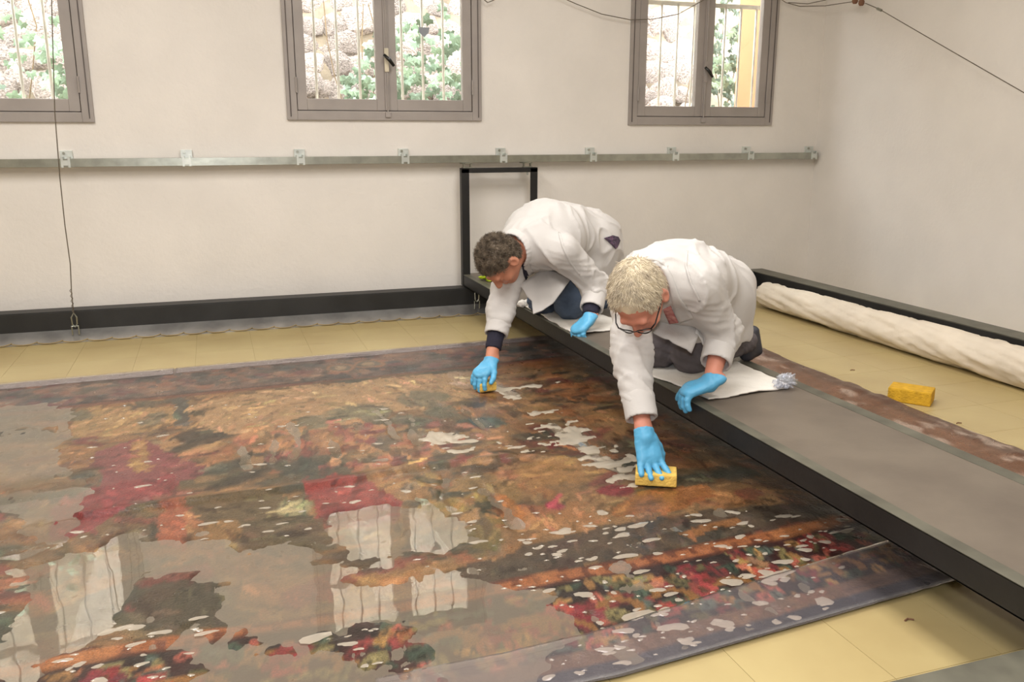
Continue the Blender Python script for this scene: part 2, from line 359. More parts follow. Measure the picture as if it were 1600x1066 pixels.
# ------------------------------------------------------------------ basin kerbs and lacing bars
KT = .165
def kerb(name, x0, x1, y0, y1, label, cap='kerbtop'):
    root = empty(name, ((x0 + x1) / 2, (y0 + y1) / 2, 0)); tag(root, label, 'kerb', 'basin kerbs')
    box('board', M['kerb'], root, x0, x1, y0, y1, 0, KT - .006, .003)
    box('capping', M[cap], root, x0 - .001, x1 + .001, y0 - .001, y1 + .001, KT - .006, KT, .002)
kerb('basin_kerb', -3.6, 3.70, 5.43, 5.54, 'long black kerb of the basin below the windows', 'kerb')
kerb('basin_kerb', 3.705, 3.84, .98, 5.54, 'black kerb with grey top behind the white roll')
kerb('basin_kerb', -3.6, 3.70, .98, 1.125, 'dark kerb in the near right corner of the picture')
def lacing_bar(y0, y1, z1, label, sgn):
    root = empty('lacing_bar', (0, y0, 0)); tag(root, label, 'metal bar', 'aluminium lacing bars')
    v = []
    for x in (-3.5, 3.66): v += [(x, y0, .001), (x, y0, .006), (x, y1, z1 + .005), (x, y1, z1)]
    MB().add(v, [(0, 1, 2, 3), (7, 6, 5, 4), (0, 4, 5, 1), (1, 5, 6, 2), (2, 6, 7, 3), (3, 7, 4, 0)]).build('strip', M['alu'], root)
    pts = []; x = -1.6; k = 0
    r = random.Random(4)
    while x < 3.5:
        for dx, dy, dz in ((0, -.004, .006), (.03, -.008, .006), (.06, -.004, .007), (.085, .006, .012), (.095, .010, .016), (.10, .004, .010)):
            pts.append((x + dx, y0 + sgn * dy + r.uniform(-.002, .002), dz))
        x += .128
    MB().tube(pts, .0035, 5).build('cord', M['cord'], root)
    return root
lacing_bar(5.325, 5.428, .05, 'bright aluminium strip laced along the far kerb', 1)
lacing_bar(1.285, 1.127, .06, 'grey metal strip laced along the near kerb', -1)

# ------------------------------------------------------------------ gantry platform
GX0, GX1, GZ0, GZ1, GY0, GY1 = 1.512, 2.02, .172, .246, .9, 5.53
g = empty('gantry_platform', (1.766, 3.2, GZ0)); tag(g, 'long low work platform spanning the basin, hung from the wall rail', 'platform')
for x0, x1, xa in ((GX0, GX0 + .006, GX0 + .04), (GX1 - .006, GX1, GX1 - .05)):
    lo, hi = min(x0, xa), max(x1, xa)
    bm_ = MB(); bm_.box(x0, x1, GY0, GY1, GZ0, GZ1 - .001)
    bm_.box(min(x0, x1), max(x0, x1) if x0 > 1.8 else x0 + .045, GY0, GY1, GZ0, GZ0 + .006) if x0 < 1.8 else bm_.box(GX1 - .045, GX1, GY0, GY1, GZ0, GZ0 + .006)
    sb = bm_.build('side_beam', M['black'], g, bevel=.0015)
    box('edge_strip', M['kerbtop'], sb, lo, hi, GY0, GY1, GZ1 - .006, GZ1, .0015)
box('deck_panel', M['deck'], g, GX0 + .04, GX1 - .05, GY0, GY1, GZ1 - .02, GZ1 - .0015)
for y in np.arange(1.2, 5.5, .6): box('cross_member', M['black'], g, GX0 + .006, GX1 - .006, y, y + .04, GZ0 + .01, GZ1 - .02)
FT = .93
for x0 in (GX0 - .004, GX1 - .046):
    p = MB(); p.box(x0, x0 + .05, 5.475, 5.48, GZ0, FT); p.box(x0 if x0 < 1.8 else x0 + .045, x0 + .005 if x0 < 1.8 else x0 + .05, 5.48, 5.525, GZ0, FT)
    p.build('frame_post', M['black'], g, bevel=.001)
ft = MB(); ft.box(GX0 - .004, GX1 + .004, 5.475, 5.525, FT - .006, FT); ft.box(GX0 - .004, GX1 + .004, 5.475, 5.48, FT - .03, FT - .006)
ft.build('frame_top_bar', M['black'], g, bevel=.001)
for x in (1.555, 1.965):
    t = MB(); t.box(x - .03, x + .03, 5.495, 5.535, FT, FT + .006); t.box(x - .026, x - .02, 5.50, 5.53, FT, rz0 - .002); t.box(x + .02, x + .026, 5.50, 5.53, FT, rz0 - .002)
    t.box(x - .03, x + .03, 5.50, 5.585, rz0 - .006, rz0 - .001); t.tube([(x - .03, 5.575, rz0 + .018), (x + .03, 5.575, rz0 + .018)], .012, 10)
    tr = t.build('trolley', M['zinc'], g)
    MB().tube([(x, 5.51, FT - .05), (x, 5.51, FT)], .006, 6).build('bolt', M['zinc'], tr)

# cable with shackle, second lacing hook
def hook(root, x, y, z):
    u = MB(); u.tube([(x - .017, y, z), (x - .017, y, z + .05), (x + .017, y, z + .05), (x + .017, y, z)], .0045, 6); u.build('staple', M['zinc'], root)
    l = MB(); l.tube([(x - .014, y, z + .10), (x - .012, y, z + .06), (x, y, z + .045), (x + .012, y, z + .06), (x + .014, y, z + .10), (x, y, z + .125)], .004, 6, close=True); l.build('link', M['zinc'], root)
c = empty('hanging_cable', (-.787, 5.36, .045)); tag(c, 'thin wire hanging before the left window to a shackle on the metal strip', 'cable')
hook(c, -.80, 5.375, .035)
MB().tube([(-.80, 5.375, .155), (-.797, 5.37, .28), (-.785, 5.36, .44), (-.786, 5.34, .66), (-.78, 5.32, .92), (-.765, 5.3, 1.25), (-.735, 5.29, 1.6), (-.70, 5.28, 2.0), (-.62, 5.28, CEIL)], .003, 6).build('wire', M['wire'], c)
tw = [(-.80 + .006 * math.sin(k * 1.3), 5.374 + .006 * math.cos(k * 1.3), .15 + k * .006) for k in range(26)]
MB().tube(tw, .0018, 5).build('twist', M['wire'], c)
h = empty('lacing_hook', (1.572, 5.38, .04)); tag(h, 'small steel hook on the metal strip beside the platform end', 'hook')
hook(h, 1.572, 5.375, .035)
# wires near the ceiling
def wire(name, pts, label, r=.0028, par=None):
    P = []
    pts = [np.array(p, float) for p in pts]
    for a, d in zip(pts[:-1], pts[1:]):
        for k in range(6): P.append(tuple(a + (d - a) * k / 6))
    P.append(tuple(pts[-1])); o = MB().tube(P, r, 5).build(name, M['wire'], par)
    return o
def yat(px, py, y): d = ray(px, py); return np.array([0, 0, CAM_H]) + d * y / d[1]
def xat(px, py, x): d = ray(px, py); return np.array([0, 0, CAM_H]) + d * x / d[0]
q = empty('stay_wire', tuple(xat(1345, 3, 4.20))); tag(q, 'taut wire with rusty insulators sloping down the side wall', 'wire')
wire('wire_line', [xat(1352, 5, 4.20), xat(1375, 15, 4.20), xat(1480, 76, 4.20), xat(1600, 145, 4.20), xat(1760, 235, 4.20)], '', par=q)
for px, py in ((1336, 1), (1346, 4)):
    a = xat(px, py, 4.20); MB().tube([a + (0, 0, -.02), a + (0, 0, -.008), a + (0, 0, .008), a + (0, 0, .02)], [.012, .02, .02, .012], 10).build('insulator', M['rust'], q, smooth=True)
a = xat(1374, 15, 4.20); MB().tube([a + (0, .02, .008), a - (0, .02, .008)], .009, 8).build('clip', M['zinc'], q)
MB().tube([xat(1346, 4, 4.20), xat(1346, 4, 4.289)], .006, 6).build('wall_hook', M['rust'], q)
tag(wire('loose_wire', [yat(1210, -8, 5.58), yat(1228, 4, 5.58), yat(1250, 10, 5.58), yat(1290, 9, 5.5), xat(1336, 2, 4.20)], ''), 'slack wire looping from the corner window to the insulators', 'wire')
tag(wire('loose_wire', [yat(1232, 4, 5.59), yat(1262, 6, 5.59), yat(1290, 0, 5.59), yat(1310, -12, 5.59)], ''), 'short thin wire crossing above the slack one near the corner', 'wire')
tag(wire('loose_wire', [yat(868, -8, 5.58), yat(900, 6, 5.58), yat(940, 22, 5.58), yat(985, 31, 5.58), yat(1020, 30, 5.585), yat(1060, 22, 5.585), yat(1110, -6, 5.585)], ''), 'slack wire drooping across the top of the corner window', 'wire')
tag(wire('loose_wire', [yat(752, -4, 5.58), yat(762, 4, 5.58), yat(772, 0, 5.58), yat(776, -8, 5.58)], ''), 'small wire loop at the upper right of the middle window', 'wire')
# ================================================================== tapestry (wet, with standing soapy water)
def near_y(x): return 1.505 + .095 * np.maximum(0, x - .75)
def far_y(x): return 4.50 + .045 * x
def bnd(x): return .07 * np.maximum(0, x - 1.0) ** 1.3
TX0, TX1 = -1.75, 2.735
xs = np.arange(TX0, TX1 + .001, .0065)
vs = np.concatenate([np.arange(0, .42, .0048), np.arange(.42, 1.0, .0068)]); vs = np.append(vs / vs[-1], [])
GX, VV = np.meshgrid(xs, vs)
GY = near_y(GX) + (far_y(GX) - near_y(GX)) * VV
wav = .012 * (fbm(GY * 3, GX * 0 + 2, 4) - .5) * np.clip((GX - 2.5) / .23, 0, 1) * 6
GXp = GX + wav                                                   # wavy right-hand selvedge
def pts_floor(pl): return np.array([onz(*p)[:2] for p in pl])
wx = (fbm(GX * 9, GY * 9, 1) - .5) * .09 + (fbm(GX * 40, GY * 40, 2) - .5) * .02
wy = (fbm(GX * 9, GY * 9, 3) - .5) * .09 + (fbm(GX * 40, GY * 40, 4) - .5) * .02
def inpoly(P, X, Y):
    r = np.zeros(X.shape, bool); n = len(P)
    for i in range(n):
        x0, y0 = P[i]; x1, y1 = P[(i + 1) % n]
        if abs(y1 - y0) < 1e-9: continue
        r ^= ((y0 > Y) != (y1 > Y)) & (X < (x1 - x0) * (Y - y0) / (y1 - y0) + x0)
    return r
RGB = np.zeros(GX.shape + (3,))
def S(c): return np.array(lin(c))
def blend(mask, c): RGB[...] = RGB * (1 - mask[..., None]) + S(c) * mask[..., None]
def paint_poly(pl, c, a=1.0, warp=.6): blend(inpoly(pts_floor(pl), GX + wx * warp, GY + wy * warp) * a, c)
def ell_mask(cx, cy, rx, ry, ang=0, warp=.5, soft=.15):
    dx = GX + wx * warp - cx; dy = GY + wy * warp - cy; c, s = math.cos(ang), math.sin(ang)
    d = np.hypot((dx * c + dy * s) / rx, (-dx * s + dy * c) / ry); return np.clip((1 - d) / soft, 0, 1)
def ell_box(cx, cy, rx, ry, ang, c, a=1, warp=.35, tint=1):
    m = max(rx, ry) + .05; i0, i1 = np.searchsorted(xs, [cx - m, cx + m])
    if i1 <= i0: return
    y0_, y1_ = near_y(cx), far_y(cx); j0, j1 = np.searchsorted(vs, [(cy - m - .03 - y0_) / (y1_ - y0_), (cy + m + .03 - y0_) / (y1_ - y0_)])
    if j1 <= j0: return
    sl = (slice(j0, j1), slice(i0, i1)); dx = GX[sl] + wx[sl] * warp - cx; dy = GY[sl] + wy[sl] * warp - cy
    if c is None: c_ = RGB[min((j0 + j1) // 2, len(vs) - 1), min((i0 + i1) // 2, len(xs) - 1)] * tint
    else: c_ = S(c)
    co, si = math.cos(ang), math.sin(ang); d = np.hypot((dx * co + dy * si) / rx, (-dx * si + dy * co) / ry)
    k = (np.clip((1 - d) / .2, 0, 1) * a)[..., None]; RGB[sl] = RGB[sl] * (1 - k) + c_ * k
def pell(px, py, rx, ry, c, a=1):
    p = onz(px, py); q = onz(px + rx, py); w = onz(px, py + ry); ell_box(p[0], p[1], abs(q[0] - p[0]), abs(w[1] - p[1]), -.05, c, a, .6)
# ground of the field: earthy mottling
n1 = fbm(GX * 3.2 + wx * 6, GY * 5 + wy * 6, 7); n2 = fbm(GX * 7, GY * 10, 8); n3 = fbm(GX * 2, GY * 3, 9)
RGB[...] = S((110, 82, 50))
blend(np.clip((n1 - .5) * 7, 0, 1), (138, 100, 56)); blend(np.clip((.44 - n1) * 8, 0, 1), (74, 68, 50))
blend(np.clip((n2 - .58) * 9, 0, 1) * .8, (148, 96, 48)); blend(np.clip((.38 - n2) * 9, 0, 1) * .8, (58, 62, 52))
pr = random.Random(21)
fieldpal = [(150, 104, 56), (122, 84, 44), (84, 74, 50), (66, 66, 52), (140, 82, 50), (98, 62, 40), (72, 80, 66), (160, 118, 70), (122, 50, 44), (54, 48, 38)]
for k in range(520):
    x, y = pr.uniform(-1.3, 2.6), pr.uniform(2.0, 3.95); s = pr.uniform(.02, .09)
    ell_box(x, y, s * pr.uniform(1, 2.2), s * pr.uniform(.4, .9), pr.uniform(-.8, .8), pr.choice(fieldpal), pr.uniform(.5, .9), .8)
T = paint_poly
T([(290, 640), (420, 612), (740, 585), (775, 598), (740, 628), (600, 652), (480, 684), (400, 690), (330, 682)], (172, 132, 84), .85)
T([(105, 655), (150, 640), (265, 640), (275, 662), (230, 682), (120, 690)], (164, 124, 70), .85)
T([(700, 586), (760, 580), (770, 610), (720, 612)], (170, 140, 112), .6)
T([(268, 630), (292, 626), (294, 670), (275, 670)], (72, 70, 62), .9)
for e in ((560, 650, 60, 18), (660, 628, 50, 15), (490, 665, 44, 12), (620, 668, 64, 12), (235, 660, 26, 14), (115, 655, 34, 10), (700, 648, 40, 12)): pell(*e, (92, 92, 70), .75)
for k in range(120):
    px, py = pr.uniform(380, 790), pr.uniform(668, 735)
    pell(px, py, pr.uniform(5, 22), pr.uniform(4, 12), pr.choice([(168, 96, 66), (152, 110, 66), (122, 62, 54), (178, 122, 70), (96, 84, 62), (136, 58, 52), (80, 72, 58)]), .8)
T([(150, 712), (225, 690), (262, 715), (330, 738), (300, 756), (160, 778), (152, 740)], (124, 58, 58), .9)
T([(205, 700), (228, 695), (230, 735), (210, 745), (195, 725)], (150, 108, 52), .9)
T([(72, 852), (78, 802), (140, 768), (275, 745), (285, 765), (200, 805), (140, 838)], (128, 44, 44), .95)
T([(468, 762), (530, 748), (590, 760), (626, 790), (620, 815), (560, 832), (490, 822), (495, 790)], (138, 48, 40), .95)
T([(500, 800), (620, 790), (625, 820), (500, 830)], (112, 24, 28), .7)
T([(246, 795), (294, 785), (290, 865), (244, 852)], (146, 76, 44), .95, .15)
T([(292, 790), (430, 775), (500, 822), (520, 862), (420, 872), (330, 852)], (82, 70, 46), .85)
for e, c in (((345, 836, 36, 20), (134, 96, 48)), ((388, 888, 40, 16), (112, 76, 38)), ((460, 798, 34, 17), (146, 136, 92)), ((600, 845, 40, 18), (150, 116, 68)),
             ((870, 742, 80, 26), (150, 106, 54)), ((760, 772, 60, 34), (128, 98, 52)), ((790, 800, 26, 26), (156, 90, 26)), ((775, 816, 22, 9), (30, 24, 16)),
             ((890, 705, 40, 16), (108, 28, 32)), ((965, 772, 32, 11), (134, 30, 44)), ((868, 796, 18, 9), (146, 30, 58)), ((745, 845, 50, 22), (104, 88, 46))): pell(*e, c, .9)
for px in (447, 475): T([(px - 2, 782), (px + 2, 782), (px + 4, 814), (px - 1, 814)], (78, 84, 56), .9, .2)
for k in range(40):
    a = pr.uniform(0, 1); pell(640 + 130 * a + pr.uniform(-30, 30), 745 + 70 * a + pr.uniform(-20, 20), pr.uniform(10, 40), pr.uniform(3, 8), pr.choice([(58, 62, 48), (140, 112, 52), (164, 118, 60)]), .8)
T([(690, 908), (900, 836), (1100, 802), (1300, 790), (1330, 800), (1200, 836), (900, 895), (730, 922)], (66, 58, 48), .85)
T([(935, 808), (1000, 775), (1100, 760), (1122, 778), (1060, 800), (960, 814)], (146, 88, 34), .9)
T([(1055, 838), (1150, 814), (1155, 826), (1075, 846)], (140, 88, 36), .85)
T([(190, 942), (240, 925), (330, 908), (405, 960), (380, 986), (220, 992)], (70, 62, 46), .9)
for k in range(90):
    pell(pr.uniform(800, 1080), pr.uniform(565, 720), pr.uniform(10, 46), pr.uniform(3, 9), pr.choice([(150, 88, 34), (120, 72, 32), (70, 50, 32), (60, 52, 40), (136, 98, 50), (104, 40, 34)]), .7)
# fine woven drawing: small strokes in the local colour, some darker, some paler at random
npr = np.random.RandomState(8)
for k in range(5200):
    x, y = npr.uniform(-1.3, 2.6), npr.uniform(1.97, 3.98); s_ = npr.uniform(.006, .028); a_ = math.sin(x * 3.1 + y * 2.3) * 1.2 + npr.uniform(-.6, .6)
    ell_box(x, y, s_ * npr.uniform(1.2, 2.6), s_ * npr.uniform(.25, .7), a_, None, npr.uniform(.5, .95), .5, np.array([1, 1, 1]) * npr.choice([.42, .58, .72, 1.25, 1.5, 1.75]) * npr.uniform(.85, 1.15, 3))
# far border, near border, guard bands
vb = GY - bnd(GX)
far0 = far_y(GX) - .485
bm_far = GY > far0
RGB[bm_far] = S((96, 78, 68))
blend(bm_far * np.clip((n2 - .5) * 8, 0, 1), (122, 92, 76)); blend(bm_far * np.clip((.45 - n2) * 8, 0, 1), (66, 62, 60))
for k in range(420):
    x = pr.uniform(-1.7, 2.7); y = far_y(x) - pr.uniform(.11, .455); s = pr.uniform(.012, .04)
    ell_box(x, y, s * 1.5, s, pr.uniform(-1, 1), pr.choice([(140, 90, 66), (74, 78, 76), (150, 112, 84), (110, 64, 62), (60, 54, 50), (88, 82, 70)]), .75)
for px, py in ((532, 580), (577, 573)): pell(px, py, 28, 8, (150, 104, 70)); pell(px, py, 22, 6, (100, 92, 78)); pell(px, py, 12, 4, (150, 122, 90))
blend((np.abs(GY - far0 + .012) < .016) * .9, (112, 62, 42)); blend((np.abs(GY - far0 - .018) < .006) * .8, (60, 40, 34))
nb = (vb < 1.925)
RGB[nb] = S((44, 30, 26)); blend(nb * np.clip((n1 - .5) * 6, 0, 1), (66, 34, 30))
pal = [(150, 104, 46), (176, 128, 54), (116, 34, 34), (150, 46, 40), (70, 86, 66), (56, 72, 56), (160, 90, 44), (132, 118, 66), (96, 88, 50), (178, 84, 62), (84, 96, 84)]
for k in range(900):
    x = pr.uniform(-1.7, 2.7); y = 1.60 + pr.random() * .30 + float(bnd(np.array(max(x, 1.0)))); s = pr.uniform(.008, .030); c = pr.choice(pal); a0 = pr.uniform(-1.5, 1.5)
    ell_box(x, y, s * 1.5, s * .8, a0, c, .92, .2)
    if s > .02: ell_box(x, y, s * 1.2, s * .18, a0, tuple(int(v * .5) for v in c), .9, .1); ell_box(x + s * .4, y + s * .3, s * .5, s * .25, a0 + .4, tuple(min(255, int(v * 1.2)) for v in c), .8, .1)
for k in range(46):                                                # round blossoms with darker hearts
    x = pr.uniform(-1.7, 2.6); y = 1.63 + pr.random() * .24 + float(bnd(np.array(max(x, 1.0)))); s = pr.uniform(.028, .05); c = pr.choice([(150, 40, 40), (170, 62, 50), (184, 128, 70), (128, 30, 40)])
    for q in range(6): ell_box(x + s * .6 * math.cos(q * 1.05), y + s * .6 * math.sin(q * 1.05), s * .5, s * .4, q * 1.05, tuple(int(v * pr.uniform(.8, 1.15)) for v in c), .95, .1)
    ell_box(x, y, s * .35, s * .3, 0, (90, 50, 26), .95, .1)
for k in range(30):                                                # scrolls
    x, y = (onz(868, 1005)[0], onz(868, 1005)[1]) if k == 0 else (pr.uniform(-1.6, 2.5), 1.75)
    rr = .10 if k == 0 else .05
    for q in range(14): ell_box(x + rr * math.cos(-.6 + q * .24), y + rr * .8 * math.sin(-.6 + q * .24), .014, .011, 0, (146, 96, 36), .95, .05)
ob = (vb > 1.915) & (vb < 1.975); RGB[ob] = S((150, 84, 36))
blend(ob * ((np.sin(GX * 95 + 3 * n2) > .55) & (np.abs(vb - 1.945) < .014)) * .75, (92, 44, 24)); blend(((np.abs(vb - 1.918) < .007) | (np.abs(vb - 1.972) < .006)) * .9, (84, 40, 24))
blend(ob * np.clip((n2 - .5) * 8, 0, 1) * .6, (176, 108, 48))
oe = GY - near_y(GX)
fe = far_y(GX) - GY; blend((fe < .088) * .92, (134, 118, 110)); blend((np.abs(fe - .092) < .007) * .7, (70, 56, 50))
blend((oe < .105) * .85, (120, 84, 58)); blend(((oe > .06) & (oe < .072)) * .8, (82, 52, 38)); blend((oe < .05) * .95, (44, 46, 58)); blend((oe < .006) * .7, (150, 150, 140))
blend(np.clip((GX - 2.35) / .1, 0, 1) * .85, (124, 78, 48)); blend(np.clip((GX - 2.62) / .03, 0, 1) * .8, (92, 60, 42))
blend(np.clip((GX - 2.4) / .1, 0, 1) * np.clip((fbm(GX * 14, GY * 8, 15) - .58) * 10, 0, 1) * .7, (186, 160, 140))
# fine thread mottling (colour of the yarns)
RGB *= (.80 + .40 * fbm(GX * 60, GY * 60, 12, 2))[..., None]
lum = RGB.mean(-1, keepdims=True); RGB = (lum + (RGB - lum) * .84) * .76
RGB *= np.where(vb < 1.925, .82, 1.0)[..., None]

# ---- water field: pools read off in plan, ragged by noise
pool = np.zeros(GX.shape); big = np.zeros(GX.shape)
def pp(pl): return inpoly(pts_floor(pl), GX + wx * .9, GY + wy * .9)
for pl in ([(0, 690), (45, 672), (118, 690), (70, 735), (120, 742), (155, 765), (110, 805), (60, 835), (0, 805), (-200, 800), (-150, 690)],
           [(20, 925), (90, 862), (150, 868), (190, 850), (330, 852), (375, 868), (480, 856), (505, 880), (500, 918), (560, 920), (640, 925), (720, 905), (775, 935), (860, 930), (890, 950), (830, 990), (640, 985), (560, 975), (480, 1000), (400, 995), (350, 935), (265, 902), (205, 912), (190, 965), (130, 1015), (60, 965)],
           [(0, 1005), (60, 965), (130, 1015), (100, 1055), (60, 1090), (-150, 1090), (-150, 1000)],
           [(290, 1015), (340, 1040), (420, 1030), (520, 1045), (640, 1025), (700, 1000), (835, 1000), (840, 1090), (330, 1100)],
           [(0, 862), (50, 830), (100, 800), (145, 792), (80, 862), (20, 905), (-150, 900)],
           [(915, 918), (950, 904), (1030, 896), (1040, 916), (970, 930)], [(840, 985), (900, 975), (880, 1010), (860, 1060), (830, 1066)], [(0, 640), (60, 636), (130, 650), (90, 668), (30, 680), (-100, 690)],
           [(510, 815), (560, 805), (720, 800), (720, 830), (690, 900), (640, 890), (560, 880), (515, 915)]):
    big = np.maximum(big, pp(pl) * 1.0)
def stroke(pl, w):
    P = pts_floor(pl); d = np.full(GX.shape, 9.)
    X, Y = GX + wx * .5, GY + wy * .5
    for a, b_ in zip(P[:-1], P[1:]):
        u = b_ - a; t = np.clip(((X - a[0]) * u[0] + (Y - a[1]) * u[1]) / (u @ u), 0, 1); d = np.minimum(d, np.hypot(X - a[0] - t * u[0], Y - a[1] - t * u[1]))
    return d < w
for pl, w in (([(450, 665), (470, 700), (455, 722)], .02), ([(590, 645), (622, 692)], .014), ([(640, 655), (652, 702)], .014), ([(720, 640), (762, 682)], .014), ([(700, 700), (640, 722), (560, 729)], .022),
              ([(520, 690), (532, 722)], .016), ([(378, 700), (386, 742)], .018), ([(430, 690), (424, 732)], .014), ([(660, 785), (682, 812), (702, 842), (742, 852)], .02), ([(745, 770), (790, 800), (802, 832)], .016),
              ([(860, 670), (910, 700), (960, 736), (1000, 752)], .03), ([(930, 722), (992, 750)], .02), ([(768, 604), (802, 624)], .035), ([(800, 612), (850, 606)], .012), ([(640, 690), (740, 690)], .03), ([(0, 742), (60, 730), (110, 745)], .03),
              ([(150, 700), (110, 690), (90, 660)], .02), ([(240, 715), (300, 690), (330, 700)], .014), ([(700, 745), (690, 790)], .012), ([(330, 672), (380, 668)], .012), ([(300, 1000), (330, 1040), (400, 1045)], .03)):
    pool = np.maximum(pool, stroke(pl, w) * .95)
dr = random.Random(5)
for k in range(420):
    u = dr.random()
    if u < .6: px, py = dr.uniform(620, 1330), dr.uniform(790, 1060)
    elif u < .8: px, py = dr.uniform(0, 620), dr.uniform(960, 1066)
    else: px, py = dr.uniform(60, 800), dr.uniform(640, 800)
    p = onz(px, py); s = dr.uniform(.004, .016) * (1.4 if dr.random() < .12 else 1)
    i0, i1 = np.searchsorted(xs, [p[0] - .06, p[0] + .06])
    if i1 <= i0: continue
    sl = (slice(None), slice(i0, i1)); d = np.hypot((GX[sl] + wx[sl] * .15 - p[0]) / (s * 1.5), (GY[sl] + wy[sl] * .15 - p[1]) / s); pool[sl] = np.maximum(pool[sl], (d < 1) * 1.0)
def blur(a, n):
    for ax in (0, 1):
        c = np.cumsum(np.pad(a, [(n + 1, n) if i == ax else (0, 0) for i in (0, 1)], mode='edge'), axis=ax)
        a = (np.take(c, range(2 * n + 1, c.shape[ax]), ax) - np.take(c, range(0, c.shape[ax] - 2 * n - 1), ax)) / (2 * n + 1)
    return a
wide = blur(blur(big, 5), 4)
nz_ = (fbm(GX * 5.5, GY * 7, 31) - .5) * 1.15 + (fbm(GX * 19, GY * 24, 33) - .5) * 1.05
fld = np.maximum((wide - .5) * .85 + nz_ * np.clip(wide * 3, 0, 1) + .05, (blur(blur(pool, 2), 1) - .5 + (fbm(GX * 24, GY * 24, 35) - .55) * .8))
inside = (GX > TX0 + .02) & (GX < 2.4) & (oe > .02) & (GY < far_y(GX) - .13)
fld = np.where(inside, fld, -.5)
# ---- relief of the cloth: under water 4 mm below the surface, dry islands just above it, one long crease
WL = .0105
ridge = np.zeros(GX.shape)
for pl, hgt, wd in (([(95, 818), (300, 788), (500, 765), (640, 737), (800, 720)], .014, .028), ([(560, 735), (700, 722), (760, 716), (880, 722)], .008, .022), ([(640, 760), (740, 800), (800, 850)], .007, .03)):
    P = pts_floor(pl); d = np.full(GX.shape, 9.)
    for a, b_ in zip(P[:-1], P[1:]):
        u = b_ - a; t = np.clip(((GX - a[0]) * u[0] + (GY - a[1]) * u[1]) / (u @ u), 0, 1); d = np.minimum(d, np.hypot(GX - a[0] - t * u[0], GY - a[1] - t * u[1]))
    ridge = np.maximum(ridge, hgt * np.exp(-(d / wd) ** 2))
GZ = WL - np.clip(fld * .012, -.0035, .005) + .0025 * (fbm(GX * 18, GY * 18, 14) - .5) * (fld < -.12) + ridge * (fld < .1)
strip = np.clip((GX - 2.52) / .14, 0, 1); GZ = GZ + strip * (.012 + .035 * np.maximum(0, fbm(GX * 7, GY * 9, 18) - .42)) * np.clip((TX1 - GX) / .03 + .25, 0, 1)
def grid_mesh(name, X, Y, Z, keep=None):
    ny, nx = X.shape; idx = np.arange(ny * nx).reshape(ny, nx)
    q = np.stack([idx[:-1, :-1], idx[:-1, 1:], idx[1:, 1:], idx[1:, :-1]], -1).reshape(-1, 4)
    co = np.stack([X, Y, Z], -1).reshape(-1, 3)
    if keep is not None:
        k = (keep[:-1, :-1] | keep[:-1, 1:] | keep[1:, 1:] | keep[1:, :-1]).reshape(-1); q = q[k]
        u, inv = np.unique(q, return_inverse=True); co = co[u]; q = inv.reshape(-1, 4)
    me = bpy.data.meshes.new(name); me.vertices.add(len(co)); me.vertices.foreach_set('co', co.ravel().astype('f'))
    me.loops.add(len(q) * 4); me.loops.foreach_set('vertex_index', q.ravel().astype('i'))
    me.polygons.add(len(q)); me.polygons.foreach_set('loop_start', np.arange(0, len(q) * 4, 4, dtype='i'))
    me.polygons.foreach_set('use_smooth', np.ones(len(q), bool)); me.update(); me.validate(); return me
tme_ = grid_mesh('tapestry', GXp, GY, GZ)
ca = tme_.color_attributes.new('dye', 'FLOAT_COLOR', 'POINT')
ca.data.foreach_set('color', np.concatenate([np.clip(RGB, 0, 1), np.ones(GX.shape + (1,))], -1).ravel().astype('f'))
mt = bpy.data.materials.new('wet_tapestry'); mt.use_nodes = True; nt = mt.node_tree; N = nt.nodes; L = nt.links; bs = N['Principled BSDF']
at = N.new('ShaderNodeAttribute'); at.attribute_name = 'dye'; geo = N.new('ShaderNodeNewGeometry')
nz = N.new('ShaderNodeTexNoise'); nz.inputs['Scale'].default_value = 260; nz.inputs['Detail'].default_value = 3; L.new(geo.outputs['Position'], nz.inputs['Vector'])
mr = N.new('ShaderNodeMapRange'); mr.inputs['From Min'].default_value = .3; mr.inputs['From Max'].default_value = .7; mr.inputs['To Min'].default_value = .6; mr.inputs['To Max'].default_value = 1.4; L.new(nz.outputs['Fac'], mr.inputs['Value'])
hs = N.new('ShaderNodeHueSaturation'); L.new(mr.outputs[0], hs.inputs['Value']); L.new(at.outputs['Color'], hs.inputs['Color']); L.new(hs.outputs[0], bs.inputs['Base Color'])
n5 = N.new('ShaderNodeTexNoise'); n5.inputs['Scale'].default_value = 22; L.new(geo.outputs['Position'], n5.inputs['Vector'])
m5 = N.new('ShaderNodeMapRange'); m5.inputs['To Min'].default_value = .16; m5.inputs['To Max'].default_value = .5; L.new(n5.outputs['Fac'], m5.inputs['Value']); L.new(m5.outputs[0], bs.inputs['Roughness'])
wv = N.new('ShaderNodeTexNoise'); wv.inputs['Scale'].default_value = 120; wv.inputs['Detail'].default_value = 4; L.new(geo.outputs['Position'], wv.inputs['Vector'])
bp = N.new('ShaderNodeBump'); bp.inputs['Distance'].default_value = .0012; L.new(wv.outputs['Fac'], bp.inputs['Height']); L.new(bp.outputs[0], bs.inputs['Normal'])
bs.inputs['Specular IOR Level'].default_value = .5
tag(link('tapestry', tme_, mt), 'large old wet tapestry with figures and a flowered border on the floor', 'tapestry')
M['water'] = glass_mat('soapy_water', (.93, .90, .84), .30, lin((164, 152, 134)), .012, 1.8)
ripple = WL + .0006 * (fbm(GX * 10, GY * 10, 40) - .5)
tag(link('soapy_water', grid_mesh('soapy_water', GX, GY, ripple, fld > .0), M['water']), 'cloudy soapy water pooled over the tapestry', 'water', kind='stuff')
